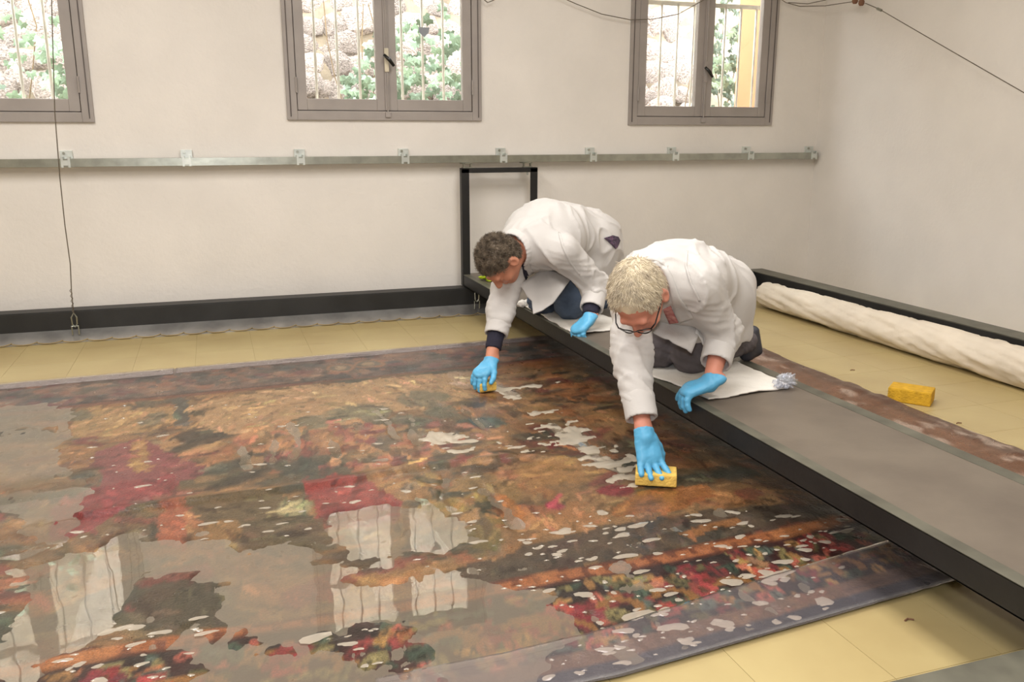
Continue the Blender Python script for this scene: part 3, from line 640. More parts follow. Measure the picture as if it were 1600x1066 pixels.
# suds left by the two sponges: low rounded froth
def sdist(pl):
    P = pts_floor(pl); d = np.full(GX.shape, 9.)
    for a, b_ in zip(P[:-1], P[1:]):
        u = b_ - a; t = np.clip(((GX - a[0]) * u[0] + (GY - a[1]) * u[1]) / (u @ u), 0, 1); d = np.minimum(d, np.hypot(GX - a[0] - t * u[0], GY - a[1] - t * u[1]))
    return d
fd = np.minimum(np.minimum(sdist([(850, 655), (880, 680), (915, 702), (945, 722), (990, 752)]) / .085, sdist([(770, 606), (800, 622), (795, 612)]) / .055), np.minimum(sdist([(800, 618), (870, 600)]) / .05, sdist([(690, 690), (760, 715), (830, 700)]) / .07))
ff = np.where(fd < 1.3, .8 * fbm(GX * 13 + GY * 9, GY * 30 - GX * 8, 50, 3) + .2 * fbm(GX * 60, GY * 60, 52, 2) - .50 - .09 * fd ** 2 + .05, -1)
M['froth'] = glass_mat('soap_froth', (.9, .88, .84), .62, lin((206, 194, 174)), .2, 1.4)
tag(link('soap_froth', grid_mesh('soap_froth', GX, GY, WL + .001 + np.clip(ff * .045, -.005, .005), ff > -.02), M['froth']), 'patchy white soap froth trailing from the sponges', 'froth', kind='stuff')
# splashes: small beads of cloudy water
bd = MB(); dr = random.Random(77)
for k in range(620):
    u = dr.random()
    if u < .62: px, py = dr.uniform(640, 1330), dr.uniform(800, 1060)
    elif u < .8: px, py = dr.uniform(0, 640), dr.uniform(955, 1066)
    else: px, py = dr.uniform(60, 800), dr.uniform(630, 850)
    p = onz(px, py, .012); x, y = p[0], p[1]
    if y < near_y(x) + .02 or y > far_y(x) - .1: continue
    i = min(np.searchsorted(xs, x), len(xs) - 1); j = min(np.searchsorted(vs, (y - near_y(x)) / (far_y(x) - near_y(x))), len(vs) - 1)
    if fld[j, i] > -.03: continue
    s_ = .0035 + .011 * dr.random() ** 2.2 * (1.6 if dr.random() < .15 else 1); z = GZ[j, i]; e = dr.uniform(1.2, 2.6); ph = dr.uniform(0, 6)
    V = [(x, y, z + .0028)]
    for q in range(10):
        t = q * .6283; rr = s_ * (1 + .25 * math.sin(2 * t + ph) + .12 * math.sin(3 * t + 2 * ph)); V.append((x + rr * e * math.cos(t), y + rr * math.sin(t), z - .0004))
    bd.add(V, [(0, q + 1, (q + 1) % 10 + 1) for q in range(10)])
M['bead'] = glass_mat('cloudy_bead', (.9, .88, .84), .5, lin((204, 192, 174)), .06, 1.6)
tag(bd.build('water_beads', M['bead'], smooth=True), 'scattered beads of cloudy water splashed on the tapestry', 'water', kind='stuff')
# clear film laid over the edges
def film(name, x0, x1, lo, hi, z, label, seed):
    X, Vq = np.meshgrid(np.linspace(x0, x1, 160), np.linspace(0, 1, 16)); Y = lo(X) + (hi(X) - lo(X)) * Vq
    Z = z + .006 * fbm(X * 9, Y * 22, seed) + .005 * np.maximum(0, fbm(X * 30 + Y * 20, Y * 8, seed + 1) - .55)
    o = link(name, grid_mesh(name, X, Y, Z), M['film']); s = o.modifiers.new('thickness', 'SOLIDIFY'); s.thickness = .0012
    tag(o, label, 'plastic film', 'clear film strips')
film('plastic_film', .25, 1.90, lambda x: near_y(x) - .012, lambda x: near_y(x) + .15 + .07 * np.maximum(0, x - .55), .016, 'clear plastic film over the near border of the tapestry', 60)
film('plastic_film', -.24, 1.85, lambda x: far_y(x) - .10, lambda x: far_y(x) + .004, .015, 'clear plastic film along the far edge, reaching the platform', 64)
film('plastic_film', -1.7, -.25, lambda x: far_y(x) - .115, lambda x: far_y(x) + .004, .016, 'clear plastic film at the far left, with a white folded end', 68)

# ================================================================== cloths, roll, sponges
def cloth(name, poly, z, m, label, cat, seed, amp=.012, over=0, thick=.006):
    P = np.array(poly); x0, y0 = P.min(0) - .02; x1, y1 = P.max(0) + .02
    X, Y = np.meshgrid(np.arange(x0, x1, .006), np.arange(y0, y1, .006))
    ins = inpoly(P, X + (fbm(X * 9, Y * 9, seed) - .5) * .014, Y + (fbm(X * 9, Y * 9, seed + 2) - .5) * .014) & (X > GX0 + .002)
    Z = z + amp * np.maximum(0, fbm(X * 7 + Y * 4, Y * 7 - X * 3, seed + 5) - .35) * 1.6
    dn = np.maximum(0, GX0 - .004 - X)                              # what hangs past the platform edge drops
    Z = Z - dn * 2.2; X = X + dn * .75
    me = grid_mesh(name, X, Y, Z, ins & np.roll(ins, 1, 0) & np.roll(ins, 1, 1)); bm = bmesh.new(); bm.from_mesh(me)
    for q in range(6): bmesh.ops.smooth_vert(bm, verts=[v for v in bm.verts if v.is_boundary], factor=.5, use_axis_x=True, use_axis_y=True, use_axis_z=True)
    bm.to_mesh(me); bm.free(); o = link(name, me, m)
    s = o.modifiers.new('thickness', 'SOLIDIFY'); s.thickness = thick; s.offset = 1
    return tag(o, label, cat, 'kneeling towels' if cat == 'towel' else None)
def zz(pl, z): return [tuple(onz(px, py, z)[:2]) for px, py in pl]
cloth('towel', zz([(1237, 606), (1180, 614), (1108, 626), (1060, 603), (1012, 588), (975, 572), (950, 550), (975, 540), (1040, 530), (1150, 565)], .25), GZ1, M['towel'], 'white towel under the knees of the fair-haired person', 'towel', 3)
cloth('towel', zz([(808, 474), (822, 468), (850, 474), (880, 470), (960, 500), (985, 505), (975, 514), (930, 520), (888, 524), (862, 505), (836, 488), (818, 486)], .25), GZ1, M['towel'], 'white towel under the knees of the dark-haired person', 'towel', 9)
def blob(name, c, rx, ry, rz, amp, m, label, cat, seed, sub=4, freq=9):
    me = bpy.data.meshes.new(name); bm = bmesh.new(); bmesh.ops.create_icosphere(bm, subdivisions=sub, radius=1)
    P = np.array([v.co for v in bm.verts]); k = 1 + amp * (vn3(P * freq / 3 + 9, seed) - .5) * 2 + amp * .6 * (vn3(P * freq + 3, seed + 1) - .5) * 2
    for v, s in zip(bm.verts, k): v.co = Vector((v.co.x * rx * s + c[0], v.co.y * ry * s + c[1], max(v.co.z * rz * s, -rz * .8) + c[2]))
    bm.to_mesh(me); bm.free(); me.polygons.foreach_set('use_smooth', [True] * len(me.polygons))
    o = link(name, me, m); return tag(o, label, cat) if label else o
p = onz(765, 432, .27); blob('cleaning_cloth', (p[0] + .02, p[1], GZ1 + .022), .075, .07, .025, .5, M['lime'], 'crumpled lime green cloth at the far end of the platform', 'cloth', 5)
p = onz(1226, 603, .26); blob('plastic_wrap', (p[0], p[1], GZ1 + .03), .035, .022, .028, .6, M['crumple'], 'crumpled clear plastic wrap on the corner of the near towel', 'plastic wrap', 8, 4, 14)
p = onz(812, 476, .26); blob('towel_end', (p[0] + .01, p[1], GZ1 + .018), .03, .03, .02, .3, M['towel'], 'small knotted end of white towel at the platform edge', 'towel', 12, 3)
p = onz(962, 546, .26); blob('towel_end', (p[0] + .01, p[1], GZ1 + .016), .035, .03, .018, .3, M['towel'], 'rolled white towel end by the fair-haired person at the platform edge', 'towel', 13, 3)
# roll of white sheeting
ra = []; n, mm = 150, 40; V = []; Fq = []
for i in range(n + 1):
    t = i / n; y = 5.02 - t * 3.4; r0 = .088 + .012 * t
    if i < 5: r0 *= math.sqrt(max(.0, 1 - ((5 - i) / 5.2) ** 2.2)) * .97 + .03
    for k in range(mm):
        a = 2 * math.pi * k / mm
        w = fbm(np.array(y * 3 + a * 1.1), np.array(a * 1.6 - y * 2), 21); w2 = abs(float(fbm(np.array(y * 5 + a * 2.4), np.array(a * .7), 25)) - .5)
        r = r0 * (1 + .12 * (float(w) - .5)) - .014 * max(0, .12 - w2) / .12
        V.append((3.478 + r * math.cos(a), y, max(.002, .094 + .006 * t + r * math.sin(a))))
for i in range(n):
    for k in range(mm): Fq.append((i * mm + k, i * mm + (k + 1) % mm, (i + 1) * mm + (k + 1) % mm, (i + 1) * mm + k))
Fq += [tuple(range(mm)), tuple(n * mm + k for k in range(mm - 1, -1, -1))]
tag(MB().add(V, Fq).build('fabric_roll', M['roll'], smooth=True), 'long roll of white sheeting lying beside the right kerb', 'roll')
def sponge(c, dx, dy, dz, rz, m, label, bev=.008):
    b = MB().box(-dx / 2, dx / 2, -dy / 2, dy / 2, 0, dz); me = b.mesh('sponge', False, bev)
    o = link('sponge', me, m); o.location = c; o.rotation_euler = (0, 0, rz); return tag(o, label, 'sponge', 'yellow washing sponges')
sponge((2.845, 2.935, .0), .175, .115, .062, R(-52), M['sponge'], 'brick-shaped yellow sponge lying alone on the tiles', .006)
sponge((1.325, 2.43, WL + .008), .135, .085, .042, R(-28), M['sponge2'], 'pale yellow sponge pressed by the fair-haired person', .005)
sponge((1.098, 3.632, WL + .008), .085, .065, .042, R(10), M['sponge2'], 'pale yellow sponge pressed by the dark-haired person', .009)
for px, py in ((1332, 579), (1498, 662), (1420, 970)):
    p = onz(px, py); tag(MB().tube([(p[0] - .012, p[1], .002), (p[0], p[1] + .004, .003), (p[0] + .012, p[1] - .003, .002)], .0022, 5).build('debris', M['rust']), {1332: 'tiny dark scrap on the tiles left of the lone sponge', 1498: 'tiny dark scrap on the tiles right of the lone sponge', 1420: 'tiny dark scrap on the tiles near the bottom right corner'}[px], 'scrap')
# ================================================================== people: smooth implicit bodies meshed with surface nets
class SDF:
    """primitives blended with a smooth minimum on a voxel grid; every primitive only touches its own block"""
    def __init__(s, h): s.h = h; s.pr = []
    def cone(s, a, b, ra, rb, k=.02, flat=1, fdir=None, fold=0, nf=6, cut=False):
        s.pr.append(('c', np.array(a, float), np.array(b, float), ra, rb, k, flat, None if fdir is None else np.array(fdir, float) / np.linalg.norm(fdir), fold, nf, cut)); return s
    def ell(s, c, r, Rm=None, k=.02, cut=False):
        s.pr.append(('e', np.array(c, float), np.array(r, float), np.eye(3) if Rm is None else np.array(Rm, float), k, cut)); return s
    def half(s, p, n, k=.004):                                       # cut away everything on the +n side
        s.pr.append(('h', np.array(p, float), np.array(n, float) / np.linalg.norm(n), k)); return s
    def mesh(s, name, noise=None, grow=0):
        h = s.h; lo = np.full(3, 9e9); hi = -lo
        bb = []
        for q in s.pr:
            if q[0] == 'c': m = max(q[3], q[4]) * max(1, q[6]) + .02; a, b = np.minimum(q[1], q[2]) - m, np.maximum(q[1], q[2]) + m
            elif q[0] == 'e': m = max(q[2]) + .02; a, b = q[1] - m, q[1] + m
            else: bb.append(None); continue
            bb.append((a, b))
            cut = q[10] if q[0] == 'c' else q[5]
            if not cut: lo = np.minimum(lo, a); hi = np.maximum(hi, b)
        lo -= 2 * h; n = np.ceil((hi - lo) / h).astype(int) + 3
        V = np.full(n, .06, dtype=np.float32)
        ax = [lo[i] + h * np.arange(n[i]) for i in range(3)]
        for q, b_ in zip(s.pr, bb):
            if b_ is None: sl = tuple(slice(0, m) for m in n)
            else:
                i0 = np.clip(np.floor((b_[0] - .04 - lo) / h).astype(int), 0, n); i1 = np.clip(np.ceil((b_[1] + .04 - lo) / h).astype(int), 0, n); sl = tuple(slice(x, y) for x, y in zip(i0, i1))
            X, Y, Z = np.meshgrid(ax[0][sl[0]], ax[1][sl[1]], ax[2][sl[2]], indexing='ij', sparse=False)
            if X.size == 0: continue
            cut = False
            if q[0] == 'c':
                _, a, b, ra, rb, k, flat, fd, fold, nf, cut = q; u = b - a; L2 = u @ u + 1e-12
                dx, dy, dz = X - a[0], Y - a[1], Z - a[2]; t = np.clip((dx * u[0] + dy * u[1] + dz * u[2]) / L2, 0, 1)
                dx -= t * u[0]; dy -= t * u[1]; dz -= t * u[2]
                rr = ra + (rb - ra) * t
                if fold: rr = rr + fold * np.sin(t * nf * 6.283 + 25 * (X + Y) + 9 * np.sin(31 * Z + 11 * X))
                if fd is not None:
                    w = dx * fd[0] + dy * fd[1] + dz * fd[2]; d = np.sqrt(np.maximum(dx * dx + dy * dy + dz * dz - w * w + (w / flat) ** 2, 0)) - rr; d *= min(1, flat)
                else: d = np.sqrt(dx * dx + dy * dy + dz * dz) - rr
            elif q[0] == 'e':
                _, c, r, Rm, k, cut = q; P = np.stack([X - c[0], Y - c[1], Z - c[2]], -1) @ Rm.T
                k0 = np.sqrt(((P / r) ** 2).sum(-1)); k1 = np.sqrt(((P / r ** 2).__pow__(2)).sum(-1)) + 1e-9; d = k0 * (k0 - 1) / k1
            else:
                _, p0, nn, k = q; d = (X - p0[0]) * nn[0] + (Y - p0[1]) * nn[1] + (Z - p0[2]) * nn[2]
                V[sl] = np.maximum(V[sl], d); continue
            v = V[sl]
            if cut:
                hh = np.clip(.5 - .5 * (v + d) / k, 0, 1); V[sl] = v * (1 - hh) - d * hh + k * hh * (1 - hh)
            else:
                hh = np.clip(.5 + .5 * (d - v) / k, 0, 1); V[sl] = d * (1 - hh) + v * hh - k * hh * (1 - hh)
        V -= grow
        return nets(name, V, lo, h, noise)
def nets(name, V, lo, h, noise):
    S_ = V < 0; nx, ny, nz = V.shape; cnt = np.zeros((nx - 1, ny - 1, nz - 1), np.int8)
    for i in (0, 1):
        for j in (0, 1):
            for k in (0, 1): cnt += S_[i:nx - 1 + i, j:ny - 1 + j, k:nz - 1 + k]
    act = (cnt > 0) & (cnt < 8); ci = np.argwhere(act); idx = -np.ones(act.shape, np.int64); idx[act] = np.arange(len(ci))
    acc = np.zeros((len(ci), 3)); wt = np.zeros(len(ci))
    cor = [(i, j, k) for i in (0, 1) for j in (0, 1) for k in (0, 1)]
    val = {c: V[ci[:, 0] + c[0], ci[:, 1] + c[1], ci[:, 2] + c[2]] for c in cor}
    for a in cor:
        for ax in range(3):
            if a[ax]: continue
            b = tuple(1 if q == ax else a[q] for q in range(3)); va, vb_ = val[a], val[b]; m = (va < 0) != (vb_ < 0)
            t = np.where(m, va / np.where(m, va - vb_, 1), 0); p = np.array(a, float)[None] + np.zeros((len(ci), 3)); p[:, ax] += t
            acc += p * m[:, None]; wt += m
    co = lo + h * (ci + acc / wt[:, None]); quads = []
    for ax in range(3):
        o1, o2 = [q for q in range(3) if q != ax]
        sl0 = [slice(1, -1)] * 3; sl1 = [slice(1, -1)] * 3; sl0[ax] = slice(0, -1); sl1[ax] = slice(1, None)
        A, B = S_[tuple(sl0)], S_[tuple(sl1)]; e = np.argwhere(A != B); base = e.copy(); base[:, o1] += 1; base[:, o2] += 1
        fl = A[A != B]
        def cell(d1, d2): c = base.copy(); c[:, o1] -= d1; c[:, o2] -= d2; return idx[c[:, 0], c[:, 1], c[:, 2]]
        q = np.stack([cell(1, 1), cell(0, 1), cell(0, 0), cell(1, 0)], 1)
        if ax == 1: fl = ~fl
        q[~fl] = q[~fl][:, ::-1]; quads.append(q)
    q = np.concatenate(quads); q = q[(q >= 0).all(1)]
    if noise is not None:
        e1 = co[q[:, 2]] - co[q[:, 0]]; e2 = co[q[:, 3]] - co[q[:, 1]]; fn = np.cross(e1, e2); vnm = np.zeros_like(co)
        for k in range(4): np.add.at(vnm, q[:, k], fn)
        vnm /= np.linalg.norm(vnm, axis=1)[:, None] + 1e-12; co = co + vnm * noise(co)[:, None]
    me = bpy.data.meshes.new(name); me.vertices.add(len(co)); me.vertices.foreach_set('co', co.ravel().astype('f'))
    me.loops.add(len(q) * 4); me.loops.foreach_set('vertex_index', q.ravel().astype('i')); me.polygons.add(len(q))
    me.polygons.foreach_set('loop_start', np.arange(0, len(q) * 4, 4, dtype='i')); me.polygons.foreach_set('use_smooth', np.ones(len(q), bool))
    me.update(); me.validate()
    bm = bmesh.new(); bm.from_mesh(me); bmesh.ops.smooth_vert(bm, verts=bm.verts, factor=.5, use_axis_x=True, use_axis_y=True, use_axis_z=True); bmesh.ops.recalc_face_normals(bm, faces=bm.faces); bm.to_mesh(me); bm.free()
    return me
def unit(v): v = np.array(v, float); return v / np.linalg.norm(v)
def cloth_noise(amp, f=11, seed=0, stretch=(1, 1, 1)):
    def g(p):
        q = p * np.array(stretch) * f + 20; w = np.stack([vn3(q * .7, seed), vn3(q * .7 + 5, seed + 1), vn3(q * .7 + 11, seed + 2)], -1)
        r = .5 - np.abs(vn3(q * .9 + w * 2.2, seed + 3) - .5) * 1.6 + .75 * np.exp(-np.abs(vn3(q * 1.15 + w * 2.6 + 31, seed + 6) - .5) * 17)   # soft swells and sharper creases
        return amp * (r - .35) + amp * .5 * (vn3(q * 2.6 + w * 2, seed + 4) - .5)
    return g

def hand_prims(s, W_, ax, nrm, thumb, curl, spread=.0, fat=0.0, size=1.0):
    """W_ wrist, ax towards the knuckles, nrm out of the back of the hand, thumb +-1 along lateral"""
    ax = unit(ax); nrm = unit(np.array(nrm) - ax * (np.array(nrm) @ ax)); lat = np.cross(nrm, ax) * thumb
    P = lambda x, y, z: np.array(W_) + (ax * x + lat * y + nrm * z) * size
    g = fat
    s.cone(P(-.03, 0, 0), P(.015, 0, 0), .027 + g, .027 + g, .012, .8, nrm)
    s.cone(P(.01, 0, 0), P(.07, .004, .002), .033 + g, .040 + g, .014, .40, nrm)
    s.cone(P(.03, -.018, -.004), P(.078, -.022, -.002), .016 + g, .016 + g, .012); s.cone(P(.02, .02, -.006), P(.076, .024, -.002), .017 + g, .016 + g, .012)
    for i, (y, ln) in enumerate(((.030, .072), (.010, .080), (-.011, .074), (-.030, .058))):
        c = curl[i]; p = P(.078 - abs(y) * .18, y, 0); ang = 0; d = ax; fl = (lat * (y / .03) * spread)
        for j, (frac, bend, r) in enumerate(((.45, c * .9, .0098), (.32, c, .0092), (.23, c * .7, .0084))):
            ang += bend; d = unit(ax * math.cos(ang) - nrm * math.sin(ang) + fl); q = p + d * ln * frac * size * 1.05
            s.cone(p, q, (r + g) * size, (r - .0005 + g) * size, .004); p = q
    t0, t1, t2, t3 = P(.018, .024, -.006), P(.045, .046, -.016), P(.072, .056, -.026), P(.092, .056, -.034)
    s.cone(t0, t1, .016 + g, .0125 + g, .010); s.cone(t1, t2, .0118 + g, .0108 + g, .005); s.cone(t2, t3, .0105 + g, .0088 + g, .005)

def head_frame(az, pitch, roll=0):
    az = unit(az); g_ = np.array([az[0] * math.cos(pitch), az[1] * math.cos(pitch), -math.sin(pitch)]); u = np.array([az[0] * math.sin(pitch), az[1] * math.sin(pitch), math.cos(pitch)])
    l = np.cross(u, g_); l = unit(l * math.cos(roll) + u * math.sin(roll)); u = np.cross(g_, l); return l, g_, u      # left, gaze, up

def person(name, J, skin, label, k):
    """J: joints in world space"""
    root = empty(name, (J['kneeL'][0] * .5 + J['kneeR'][0] * .5, J['kneeL'][1] * .5 + J['kneeR'][1] * .5, GZ1)); tag(root, label, 'person', 'people washing the tapestry')
    l, g_, u = head_frame(J['az'], J['pitch'], J.get('roll', 0)); hc = np.array(J['head']); H = lambda x, y, z: hc + (l * x + g_ * y + u * z) * J['hs']
    RM = np.stack([l, g_, u]); hs = J['hs']; A = {q: np.array(v, float) for q, v in J.items() if isinstance(v, (tuple, list)) and len(v) == 3}
    neck = A['neck']; pel = A['pelvis']; chest = A['chest']
    lat = unit(A['shL'] - A['shR']); dn = np.array([0, 0, -1.])
    # ---- body: one continuous skin surface, head to feet
    b = SDF(.0055)
    b.ell(H(0, -.016, .034), np.array((.077, .099, .088)) * hs, RM, .02)
    b.ell(H(0, .022, -.030), np.array((.062, .070, .085)) * hs, RM, .03)
    b.ell(H(0, .052, -.088), np.array((.034, .032, .026)) * hs, RM, .02)
    b.cone(H(-.034, .083, .016), H(.034, .083, .016), .013 * hs, .013 * hs, .012)
    b.cone(H(0, .092, .008), H(0, .112, -.030), .008 * hs, .0125 * hs, .008); b.ell(H(0, .103, -.034), np.array((.018, .012, .010)) * hs, RM, .006)
    for sg in (-1, 1):
        b.ell(H(sg * .032, .085, -.004), np.array((.017, .012, .011)) * hs, RM, .008, cut=True)
        b.ell(H(sg * .032, .076, -.004), np.array((.0135, .0135, .0125)) * hs, RM, .003)
        b.ell(H(sg * .042, .055, -.036), np.array((.024, .026, .022)) * hs, RM, .015)
        b.ell(H(sg * .081, -.014, -.012), np.array((.013, .024, .036)) * hs, RM, .006); b.ell(H(sg * .092, -.006, -.008), np.array((.008, .013, .020)) * hs, RM, .003, cut=True)
    b.ell(H(0, .086, -.062), np.array((.024, .010, .008)) * hs, RM, .006); b.cone(H(-.02, .098, -.0615), H(.02, .098, -.0615), .0018, .0018, .002, cut=True)
    b.cone(H(0, -.02, -.05), neck, .054, .060, .03)
    b.cone(neck, chest, .085, .11, .05, 1.3, lat); b.cone(chest, pel, .11, .11, .05, 1.2, lat)
    for sd in 'LR':
        b.cone(neck * .35 + A['sh' + sd] * .65, A['sh' + sd], .06, .058, .04); b.cone(A['sh' + sd], A['el' + sd], .05, .040, .02); b.cone(A['el' + sd], A['wr' + sd], .040, .026, .02)
        hax = A['hax' + sd]; hand_prims(b, A['wr' + sd], hax, A['hn' + sd], J['th' + sd], J['curl' + sd], J['spread' + sd], -.0012)
        hp_ = A['hip' + sd]; b.cone(pel, hp_, .10, .085, .05); b.cone(hp_, A['knee' + sd], .082, .056, .03); b.cone(A['knee' + sd], A['an' + sd], .052, .036, .02); b.cone(A['an' + sd], A['toe' + sd], .028, .020, .02)
    child('body', b.mesh('body'), skin, root)
    # ---- gloves
    for sd in 'LR':
        gsd = SDF(.0032); hand_prims(gsd, A['wr' + sd], A['hax' + sd], A['hn' + sd], J['th' + sd], J['curl' + sd], J['spread' + sd], .0016)
        fo = unit(A['el' + sd] - A['wr' + sd]); gsd.cone(A['wr' + sd] - fo * .01, A['wr' + sd] + fo * .02, .0285, .031, .008)
        gsd.half(A['wr' + sd] + fo * .018, fo); child('glove', gsd.mesh('glove', cloth_noise(.0016, 40, 3)), M['glove'], root)
    # ---- trousers, shoes
    tr = SDF(.007)
    tr.cone(pel, pel + (A['hipL'] + A['hipR'] - 2 * pel) * .5 + np.array([0, 0, -.01]), .11, .11, .04, 1.15, lat)
    for sd in 'LR':
        tr.cone(A['hip' + sd], A['knee' + sd], .096, .074, .03, fold=.003, nf=3); tr.cone(A['knee' + sd], A['an' + sd], .068, .052, .03, fold=.003, nf=4)
    tr.half((0, 0, GZ1 + .004), (0, 0, -1)); child('trousers', tr.mesh('trousers', cloth_noise(.004, 13, 5)), M[J['trouser']], root)
    for sd in 'LR':
        sh_ = SDF(.006); a, t = A['an' + sd], A['toe' + sd]; bk = unit(a - A['knee' + sd]); bk[2] = 0; bk = unit(bk)
        sh_.cone(a + bk * .01, t + bk * .01, .046, .038, .03, .9, lat); sh_.cone(a + bk * .045 + (0, 0, .04), t + bk * .05, .02, .024, .02, 1.6, lat)
        sh_.half((0, 0, GZ1 + .002), (0, 0, -1)); child('shoe', sh_.mesh('shoe'), M['shoe'], root)
    # ---- shirt at the neck
    st = SDF(.006); nd = unit(hc - neck); st.cone(neck - nd * .01, neck + nd * .035, .078, .066, .02); st.cone(neck, chest, .085, .10, .03, 1.2, lat); st.half(neck + nd * .045, nd); 
    child('shirt', st.mesh('shirt', cloth_noise(.002, 20, 8)), M[J['shirt']], root)
    # ---- white coat
    ct = SDF(.0075)
    back = np.array(J['back'])
    B = J['bulk']; ct.cone(neck, chest, .115 * B, .160 * B, .06, 1.28, lat); ct.cone(chest, pel, .160 * B, .170 * B, .06, 1.12, lat)
    ct.cone(back, chest, .11, .12, .06, 1.3, lat)
    for a, bb, ra, rb in J['skirt']: ct.cone(a, bb, ra, rb, .05, 1.1, lat)
    ct.cone(neck, neck + nd * J['nup'], .10, .080, .03); ct.cone(neck + nd * (J['nup'] - .005), neck + nd * .22, .068, .10, .008, cut=True)
    ct.half((0, 0, J['hem']), (0, 0, -1))
    for sd in 'LR':
        ct.cone(neck * .45 + A['sh' + sd] * .55, A['sh' + sd], .082, .076, .05); ct.cone(A['sh' + sd], A['el' + sd], .076, .064, .035, fold=.0025, nf=2)
        cf = A['el' + sd] + (A['wr' + sd] - A['el' + sd]) * J['cuff' + sd]; ct.cone(A['el' + sd], cf - unit(A['wr' + sd] - A['el' + sd]) * .03, .063, .054, .03, fold=.003, nf=2)
    coat = child('coat', ct.mesh('coat', cloth_noise(.015, 9, k, (1, 1, .5))), M['coat'], root)
    for sd in 'LR':                                                   # turned cuff band, and knitted sleeve where the photo shows one
        d_ = unit(A['wr' + sd] - A['el' + sd]); cf = A['el' + sd] + (A['wr' + sd] - A['el' + sd]) * J['cuff' + sd]
        cu = SDF(.006); cu.cone(cf - d_ * .03, cf + d_ * .045, .056, .055, .01); cu.cone(cf + d_ * .03, cf + d_ * .12, .044, .046, .006, cut=True); cu.half(cf + d_ * .045, d_)
        child('cuff', cu.mesh('cuff', cloth_noise(.0022, 18, k + 2)), M['coat'], coat)
        if J.get('knit'):
            ks = SDF(.006); ks.cone(cf, A['wr' + sd] - d_ * J['knit'][sd], .042, .036, .01); ks.half(A['wr' + sd] - d_ * J['knit'][sd], d_); child('knitted_sleeve', ks.mesh('knitted_sleeve', cloth_noise(.002, 30, 4)), M['navy'], root)
    # collar: a turned strip round the neck
    cl = SDF(.005); ring = []
    e1 = unit(np.cross(nd, lat)); e2 = unit(np.cross(nd, e1))
    for q in range(25):
        t = R(-150 + 300 * q / 24); ring.append(neck + nd * (J['nup'] + .006 - .010 * math.cos(t)) + (e1 * math.cos(t) + e2 * math.sin(t)) * (.084 + .006 * math.cos(t)) * J['csign'])
    for p, q in zip(ring[:-1], ring[1:]): cl.cone(p, q, .008, .008, .004, 3.2, nd)
    child('collar', cl.mesh('collar', cloth_noise(.0015, 25, 6)), M['coat'], coat)
    for nm, poly, th in J['flaps']:
        flap(nm, poly, th, coat)
    return root, H, RM, coat
def flap(nm, poly, th, parent, m='coat'):
    """hanging cloth panel: triangulated polygon with a soft ripple and real thickness"""
    P = [np.array(p) for p in poly]; bm = bmesh.new(); vs_ = [bm.verts.new(p) for p in P]; bm.faces.new(vs_)
    bmesh.ops.triangulate(bm, faces=bm.faces[:]); bmesh.ops.subdivide_edges(bm, edges=bm.edges[:], cuts=5, use_grid_fill=True); bmesh.ops.triangulate(bm, faces=bm.faces[:])
    nrm = unit(np.cross(P[1] - P[0], P[2] - P[0])); C_ = np.array([v.co for v in bm.verts]); w = cloth_noise(.012, 9, 2)(C_)
    for v, q in zip(bm.verts, w): v.co = v.co + Vector(nrm * q)
    me = bpy.data.meshes.new(nm); bm.to_mesh(me); bm.free(); me.polygons.foreach_set('use_smooth', [True] * len(me.polygons))
    o = child(nm, me, M[m], parent); s = o.modifiers.new('thickness', 'SOLIDIFY'); s.thickness = th; s.offset = 0; return o
